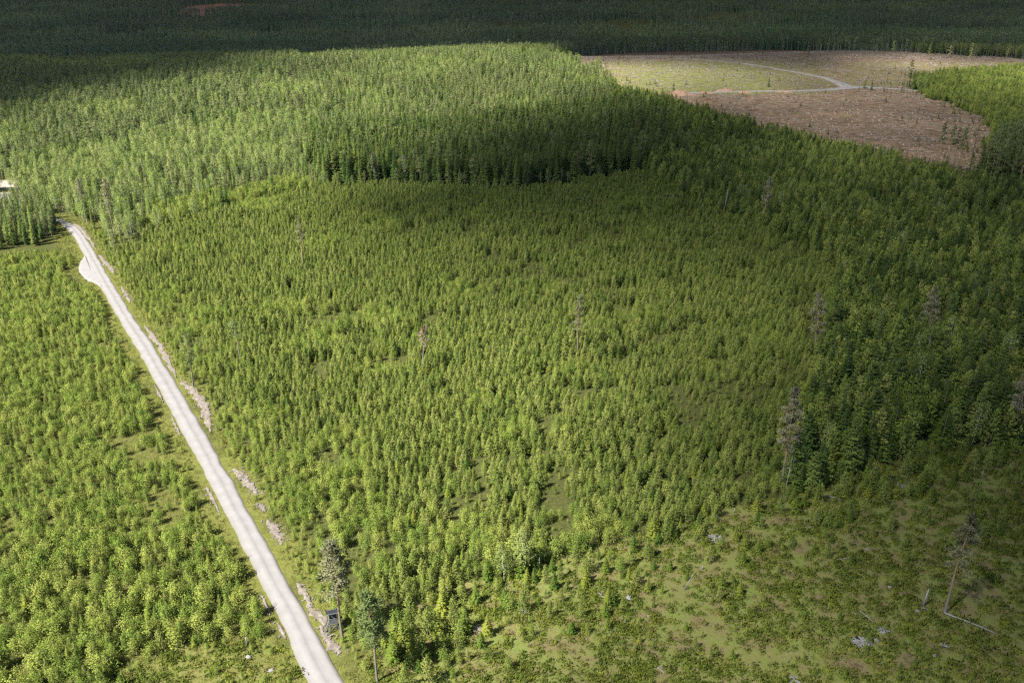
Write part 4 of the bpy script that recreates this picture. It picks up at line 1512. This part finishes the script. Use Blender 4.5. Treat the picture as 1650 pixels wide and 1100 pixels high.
# ------------------------------------------------------------------ trees: the biggest 300 of a kind one by one, the rest as one mass
ROADLM = [("the road bend", *at(130, 385)), ("the passing place", *at(118, 440)), ("the middle of the road", *at(262, 610)), ("the lower road", *at(390, 850)),
          ("the lowest stretch of road", *at(480, 1050)), ("the pale bare rock", *at(1390, 1032)), ("the long fallen log", *at(1575, 1008)), ("the dead branch tangle", *at(842, 985)),
          ("the tan bare patch", *at(750, 1012)), ("the pale boulder", *at(1154, 833)), ("the sunlit left corner", *at(60, 1000))]
ALLM = LM + ROADLM[:-1]
NAMES = {'young_pine': ("young pine", "young_pine"), 'young_spruce': ("young spruce", "young_spruce"), 'heath_spruce': ("small spruce", "small_spruce"), 'spruce_tree': ("spruce", "spruce_tree"),
         'pine_tree': ("pine", "pine_tree"), 'birch_tree': ("birch", "birch_tree"), 'leafy_sapling': ("leafy sapling", "leafy_sapling")}
STAND = {0: "in the sunlit young stand", 1: "in the plantation", 2: "in the dim mixed stand", 3: "in the dark spruce stand", 4: "on the knoll", 5: "on the knoll's flank",
         6: "in the corner stand", 7: "on the heath", 8: "in the light green stand", 9: "in the dark pine stand", 10: "in the leafy belt", 11: "on the felled ground"}
MASS = {'young_pine': ("young_pine_forest", "dense mass of young pines covering the plantation and the stands beside it"), 'young_spruce': ("young_spruce_forest", "young spruces mixed through the plantation and the dim stand"),
        'heath_spruce': ("small_spruce_scrub", "smallest seedling spruces strewn over the heath"), 'spruce_tree': ("spruce_forest", "grown spruces massed on the knoll and behind the plantation"),
        'pine_tree': ("pine_forest", "grown pines massed on the knoll and its flank"), 'birch_tree': ("birch_forest", "pale birches massed on the knoll and its flank"),
        'leafy_sapling': ("sapling_undergrowth", "leafy birch saplings massed in the sunlit stand and along the road")}
def rel(dx, dy):
    if abs(dx) > abs(dy):
        return "beside"
    return "behind" if dy > 0 else "in front of"
MAXN = 300
for k, parts in PTS.items():
    x, y, sc, vi, st = [np.concatenate([q[i] for q in parts]) for i in range(5)]
    hts = np.array([v['h'] for v in KINDS[k]])[vi] * sc
    z = T(x, y)
    pxb, pyb, zc = proj(x, y, z + hts * .5)
    vis = (pxb > 0) & (pxb < PW) & (pyb > 0) & (pyb < PH)
    size = np.where(vis, hts / zc, 0)
    if k == 'young_spruce':
        size = np.where(st == 11, 0, size)
    order = np.argsort(-size)
    n_ind = min(MAXN, int(vis.sum()))
    if k == 'pine_tree':
        n_ind = MAXN - 36
    if k == 'spruce_tree':
        n_ind = MAXN - 6
    ind, restI = order[:n_ind], order[n_ind:]
    g = np.random.default_rng(len(k))
    rz = g.uniform(0, 2 * PI, len(x))
    tx, ty = g.normal(0, .03, len(x)), g.normal(0, .03, len(x))
    asp = g.uniform(.86, 1.16, len(x)) * np.where(np.isin(st, (3, 4, 5)), 1.22, np.where((st == 2) & (k == 'spruce_tree'), 1.5, np.where((st == 1) & (k == 'young_pine'), 1.04, np.where((st == 0) & (k == 'leafy_sapling'), 1.18, 1.0))))
    noun, nm = NAMES[k]
    med = np.median(hts[ind])
    for i in ind:
        s_ = sc[i]
        d2 = [math.hypot(x[i] - q[1], y[i] - q[2]) for q in ALLM]
        q = ALLM[int(np.argmin(d2))]
        sz_ = "tall" if hts[i] > med * 1.12 else ("short" if hts[i] < med * .88 else "mid-sized")
        lab = f"{sz_} {noun} {STAND[int(st[i])]}, {rel(x[i] - q[1], y[i] - q[2])} {q[0]}"
        o = link(nm, None, label=lab, cat=noun, group=f"{noun}s {STAND[int(st[i])]}", loc=(x[i], y[i], float(z[i]) - .05),
                 rot=(tx[i], ty[i], rz[i]), scl=(s_ * asp[i], s_ * asp[i], s_))
        v = KINDS[k][int(vi[i])]
        link("crown", v['crown'], o)
        link("trunk", v['trunk'], o)
    if len(restI):
        stuff(MASS[k][0], [v['both'] for v in KINDS[k]], np.c_[x, y, z - .05][restI], np.c_[tx, ty, rz][restI], np.c_[sc * asp, sc * asp, sc][restI], vi[restI], MASS[k][1], noun + "s")

# ------------------------------------------------------------------ far forest: reads as one mass
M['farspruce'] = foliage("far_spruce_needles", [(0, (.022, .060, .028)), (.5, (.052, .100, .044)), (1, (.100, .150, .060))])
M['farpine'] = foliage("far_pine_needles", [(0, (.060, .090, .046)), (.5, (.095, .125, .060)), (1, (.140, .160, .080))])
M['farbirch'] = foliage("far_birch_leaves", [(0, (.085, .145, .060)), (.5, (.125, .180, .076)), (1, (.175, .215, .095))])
FM = []
for s_, kd, fo, ba in ((401, 'spruce', 'farspruce', 'bark'), (402, 'spruce', 'farspruce', 'bark'), (403, 'pine', 'farpine', 'pine_bark'), (404, 'birch', 'farbirch', 'birch_bark'), (405, 'pine', 'farpine', 'deadwood')):
    c, h = t_far(s_, kd)
    FM.append(c.mesh("far_" + kd, [M[fo], M[ba]]))
def far_points():
    out = []
    for (d0, d1, s_) in ((620, 1100, 4.6), (1100, 1700, 5.2), (1700, 2600, 7.5), (2600, 4200, 11), (4200, 6600, 20)):
        x, y, g = jgrid(-.7 * d1 - 30, .7 * d1 + 30, d0, d1, s_, int(d0))
        m = ~insw(P_CUT, x, y) & ~insw(P_LIGHT, x, y) & ~inside(P_REDCUT, x, y)
        px_, py_, _ = proj(x, y, T(x, y))
        m &= (y >= 1130) | (py_ <= 80)
        hole = fbm(x / 120 + 7, y / 60, 171, 3)
        young = sstep(.55, .58, hole)
        sc = g.uniform(.62, 1.22, x.size) * (1 - .6 * young)
        sel = .5 + 1.35 * (fbm(x / 190, y / 120, 181, 3) - .5) + g.normal(0, .07, x.size)
        pk = np.where(sel < .47, g.integers(0, 2, x.size), np.where(sel < .58, np.where(g.random(x.size) < .8, 2, 4), np.where(g.random(x.size) < .6, 3, 0)))
        wd = g.uniform(1.0, 1.45, x.size) * (1 + .35 * sstep(1800, 4500, y))
        out.append(np.c_[x, y, T(x, y) - .1, sc * wd, sc, pk, g.uniform(0, 6.28, x.size)][m])
    return np.vstack(out)
fp = far_points()
z0 = np.zeros(len(fp))
stuff("far_forest", FM, fp[:, :3], np.c_[z0, z0, fp[:, 6]], np.c_[fp[:, 3], fp[:, 3], fp[:, 4]], fp[:, 5].astype(int), "dark shaded forest rolling away behind the knoll and the felled ground", "forest")

# ------------------------------------------------------------------ low ground cover
def tuft(seed, n_, h, spread, mat, wid=.09):
    r = random.Random(seed)
    b = B()
    for k in range(n_):
        p = Vector((r.gauss(0, spread), r.gauss(0, spread), 0))
        d = Vector((r.gauss(0, .45), r.gauss(0, .45), 1))
        b.leaf(p, d, h * r.uniform(.6, 1.3), wid * r.uniform(.7, 1.5), r, r.random())
    return b.mesh("tuft", [M[mat]])
x, y, g = jgrid(-160, 330, 66, 300, .95, 8)
hz = (inside(P_HEATH, x, y) & (road_side(x, y) > 4)) | (inside(P_GAP, x, y) & (road_side(x, y) < -3.5))
cov = fbm(x / 6, y / 6, 191, 3)
m = hz & (g.random(x.size) < .35 + 1.2 * (cov - .35))
n_ = int(m.sum())
s_ = g.uniform(.45, 1.3, n_)
zz = np.zeros(n_)
stuff("heather", [tuft(1, 34, .34, .26, 'heather', .11), tuft(2, 40, .26, .34, 'heather', .13), tuft(3, 26, .44, .2, 'heather', .08), tuft(7, 70, .42, .55, 'darkheather', .15), tuft(8, 60, .5, .45, 'bilberry', .14)], np.c_[x[m], y[m], Tm(x[m], y[m]) - .04],
      np.c_[zz, zz, g.uniform(0, 6.28, n_)], np.c_[s_ * 1.2, s_ * 1.2, s_], np.where(cov[m] > .56, 3, np.where(cov[m] < .42, 4, 0)) * (g.random(n_) < .42) + np.where(g.random(n_) < .5, 0, 2) * 0, "low brown and green heather covering the open heath", "heather")
x, y, g = jgrid(-330, 120, 66, 420, 1.0, 9)
rs = road_side(x, y)
sd_ = np.min([segdist(c, x, y) for c in SOILC], axis=0)
m = (np.abs(rs) > 3.1) & (np.abs(rs) < 10.5) & ((sd_ > 1.1) | (g.random(x.size) < .55)) & ~inside(PULL, x, y) & (g.random(x.size) < .75)
lowgap = (rs < 0) & (y < 230) & (g.random(x.size) < .55)
m |= lowgap & (rs < -3.1)
n_ = int(m.sum())
s_ = g.uniform(.4, 1.15, n_)
zz = np.zeros(n_)
stuff("verge_grass", [tuft(4, 30, .36, .28, 'vergegrass', .07), tuft(5, 34, .26, .33, 'vergegrass', .09), tuft(6, 30, .32, .26, 'heather', .1)], np.c_[x[m], y[m], Tm(x[m], y[m]) - .03],
      np.c_[zz, zz, g.uniform(0, 6.28, n_)], np.c_[s_ * 1.3, s_ * 1.3, s_], g.integers(0, 3, n_), "yellowish green grass and herbs along both road verges", "grass")
# stones on the bare roadside banks
SB = []
for q in range(3):
    r = random.Random(q)
    b = B()
    for k in range(5):
        c_ = Vector((r.gauss(0, .3), r.gauss(0, .3), r.uniform(.0, .08)))
        s0 = r.uniform(.08, .2)
        rot = Matrix.Rotation(r.uniform(0, 3), 3, 'Z') @ Matrix.Rotation(r.uniform(-.5, .5), 3, 'X')
        b.box(c_, (s0 * 1.5, s0, s0 * .9), rot)
    SB.append(b.mesh("stones", [M['stone']]))
P_, g = [], np.random.default_rng(12)
for (pts, wd, _), C in zip(SOIL, SOILC):
    for k in range(int(14 * len(C) / 10 * max(wd) * .5)):
        c_ = C[g.integers(1, len(C) - 1)]
        P_.append(c_ + g.normal(0, max(wd) * .35, 2))
P_ = np.array(P_)
P_ = P_[np.abs(road_side(P_[:, 0], P_[:, 1])) > 3.2]
n_ = len(P_)
s_ = g.uniform(.4, 1.2, n_)
stuff("roadside_rubble", SB, np.c_[P_, T(P_[:, 0], P_[:, 1]) + .12], np.c_[g.normal(0, .2, n_), g.normal(0, .2, n_), g.uniform(0, 6, n_)], np.c_[s_, s_, s_], g.integers(0, 3, n_), "pale stones strewn over the bare roadside banks", "stones")
# brush left on the felled ground
SL = []
for q in range(4):
    r = random.Random(50 + q)
    b = B()
    for k in range(11):
        a = r.uniform(0, 6.28)
        p = Vector((r.gauss(0, 1.2), r.gauss(0, 1.0), r.uniform(.05, .5)))
        d = Vector((math.cos(a), math.sin(a) * .6, r.gauss(0, .15)))
        L = r.uniform(.8, 3.2)
        b.tube([p, p + d * L], [r.uniform(.06, .15), .04], 4, 0, False)
    SL.append(b.mesh("brush", [M['slash']]))
x, y, g = jgrid(30, 820, 430, 1200, 3.4, 10)
m = insw(P_CUT, x, y) & (g.random(x.size) < .30 + .9 * (fbm(x / 15, y / 15, 201, 3) - .4))
n_ = int(m.sum())
s_ = g.uniform(.5, 1.4, n_)
stuff("logging_debris", SL, np.c_[x[m], y[m], T(x[m], y[m])], np.c_[np.zeros(n_), np.zeros(n_), g.uniform(0, 6, n_)], np.c_[s_, s_, s_], g.integers(0, 4, n_), "brown branches and tops strewn over the clear-felled ground", "brush")

# ------------------------------------------------------------------ unseen cloud: thickness shaped from SUNLIT to cast the cloud shadows on the land
ROWS = [-20, 60, 88, 100, 112, 125, 145, 165, 200, 240, 300, 350, 420, 500, 570, 650, 750, 850, 950, 1100]
SUNLIT = [
    [0, 0, 0, 0, 0, 0, 0, 0, 0, 0, 0],
    [0, 0, 0, 0, 0, 0, .05, .06, .06, .06, .05],
    [0, 0, 0, 0, .3, .4, .15, .15, .10, .12, .12],
    [0, 0, 0, .2, .9, .9, .22, .2, .18, .55, .3],
    [0, 0, 0, .8, 1, 1, .45, .35, .25, .85, .7],
    [0, 0, .1, .75, 1, 1, 1, .75, .4, .5, .9],
    [0, .2, .85, 1, 1, 1, .95, .6, .5, .5, .6],
    [.15, .85, 1, 1, 1, 1, .6, .3, .5, .4, .35],
    [.85, .95, 1, 1, .97, .5, .2, .2, .4, .35, .25],
    [.9, .95, 1, .97, .6, .06, .06, .2, .36, .36, .22],
    [.95, .95, 1, .85, .2, .05, .06, .18, .22, .2, .12],
    [1, 1, 1, .9, .62, .5, .42, .3, .24, .26, .22],
    [1, 1, 1, .97, .76, .66, .55, .38, .28, .28, .28],
    [1, 1, 1, 1, 1, .93, .66, .44, .3, .25, .24],
    [1, 1, 1, 1, 1, 1, .78, .46, .28, .2, .18],
    [1, 1, 1, 1, 1, .95, .72, .46, .28, .2, .16],
    [1, 1, 1, 1, 1, .95, .8, .5, .32, .2, .16],
    [1, 1, 1, 1, 1, .95, .72, .48, .3, .22, .16],
    [1, 1, 1, 1, .92, .8, .66, .6, .5, .38, .28],
    [1, 1, 1, .95, .8, .66, .62, .6, .52, .4, .3]]
def cloud():
    sig = .03
    zbase = 900.0
    def gdist(py):
        a = PITCH + math.atan((py - PH / 2) / FPX)
        return (HCAM - 14) / math.tan(max(a, R(.9)))
    rowd = np.array([gdist(r_) for r_ in ROWS])          # decreasing
    ds = np.r_[np.linspace(20, 90, 4)[:-1], np.exp(np.arange(math.log(90), math.log(9000), .03))]
    pxs = np.linspace(-1100, 2750, 150)
    colx = np.linspace(0, PW, 11)
    lit = np.array(SUNLIT, float) ** 1.5
    V, th = [], []
    for d in ds:
        ld = math.log(d)
        lr = np.log(rowd[::-1])
        row = np.array([np.interp(ld, lr, lit[::-1, c]) for c in range(11)])
        v = np.interp(pxs, colx, row)
        zc = d * CP + (HCAM - 10) * SP
        X = (pxs - PW / 2) / FPX * zc
        for x_, l_ in zip(X, v):
            V.append((x_, d))
            th.append(l_)
    V = np.array(V)
    th = np.array(th)
    nz = fbm(V[:, 0] / 45, V[:, 1] / 45, 211, 4)
    tau = -np.log(np.clip(th, .06, 1)) * (.55 + .9 * np.where(V[:, 1] > 1150, fbm(V[:, 0] / 260, V[:, 1] / 200, 215, 3), nz))
    tau = np.clip(tau - .06, 0, None)
    t_ = tau * math.sin(SUN_EL) / sig
    off = zbase / math.tan(SUN_EL)
    nr, nc = len(ds), len(pxs)
    X, Y = V[:, 0] - SUN_DIR[0] * off, V[:, 1] - SUN_DIR[1] * off
    top = np.c_[X, Y, zbase + .65 * t_ + .01]
    bot = np.c_[X, Y, zbase - .35 * t_ - .01]
    tt = t_.reshape(nr, nc)
    keep = np.maximum.reduce([tt[:-1, :-1], tt[1:, :-1], tt[:-1, 1:], tt[1:, 1:]]) > .3
    F = []
    n_ = nr * nc
    idx = np.arange(n_).reshape(nr, nc)
    cells = set(map(tuple, np.argwhere(keep)))
    for (i, j) in cells:
        a, b, c, d = idx[i, j], idx[i, j + 1], idx[i + 1, j + 1], idx[i + 1, j]
        F.append((a, b, c, d))
        F.append((d + n_, c + n_, b + n_, a + n_))
        for (ni, nj, p, q) in ((i - 1, j, a, b), (i + 1, j, c, d), (i, j - 1, d, a), (i, j + 1, b, c)):
            if (ni, nj) not in cells:
                F.append((q, p, p + n_, q + n_))
    me = bpy.data.meshes.new("cloud")
    me.from_pydata(np.vstack([top, bot]).tolist(), [], [tuple(int(q) for q in f) for f in F])
    m, n, out = new_mat("cloud_vapour")
    vs = N(n, "ShaderNodeVolumeScatter", Density=sig)
    vs.inputs['Color'].default_value = (.98, .98, .98, 1)
    n.links.new(vs.outputs[0], out.inputs['Volume'])
    me.materials.append(m)
    link("cloud", me, kind="structure", label="unseen ragged summer cloud shaped to shade part of the forest")
cloud()

# ------------------------------------------------------------------ haze
HAZE = 7e-6
def haze():
    b = B()
    gz0 = -40
    b.box((0, 3600, (gz0 + 420) / 2), (16000, 9000, 420 - gz0))
    m, n, out = new_mat("haze_air")
    pv = N(n, "ShaderNodeVolumePrincipled")
    pv.inputs['Color'].default_value = (.34, .58, 1.0, 1)
    pv.inputs['Density'].default_value = HAZE
    n.links.new(pv.outputs[0], out.inputs['Volume'])
    link("haze", b.mesh("haze", [m]), kind="stuff", label="thin bluish summer haze over the far forest", cat="haze")
if HAZE:
    haze()
print("points", {k: sum(len(q[0]) for q in v) for k, v in PTS.items()}, "far", len(fp))
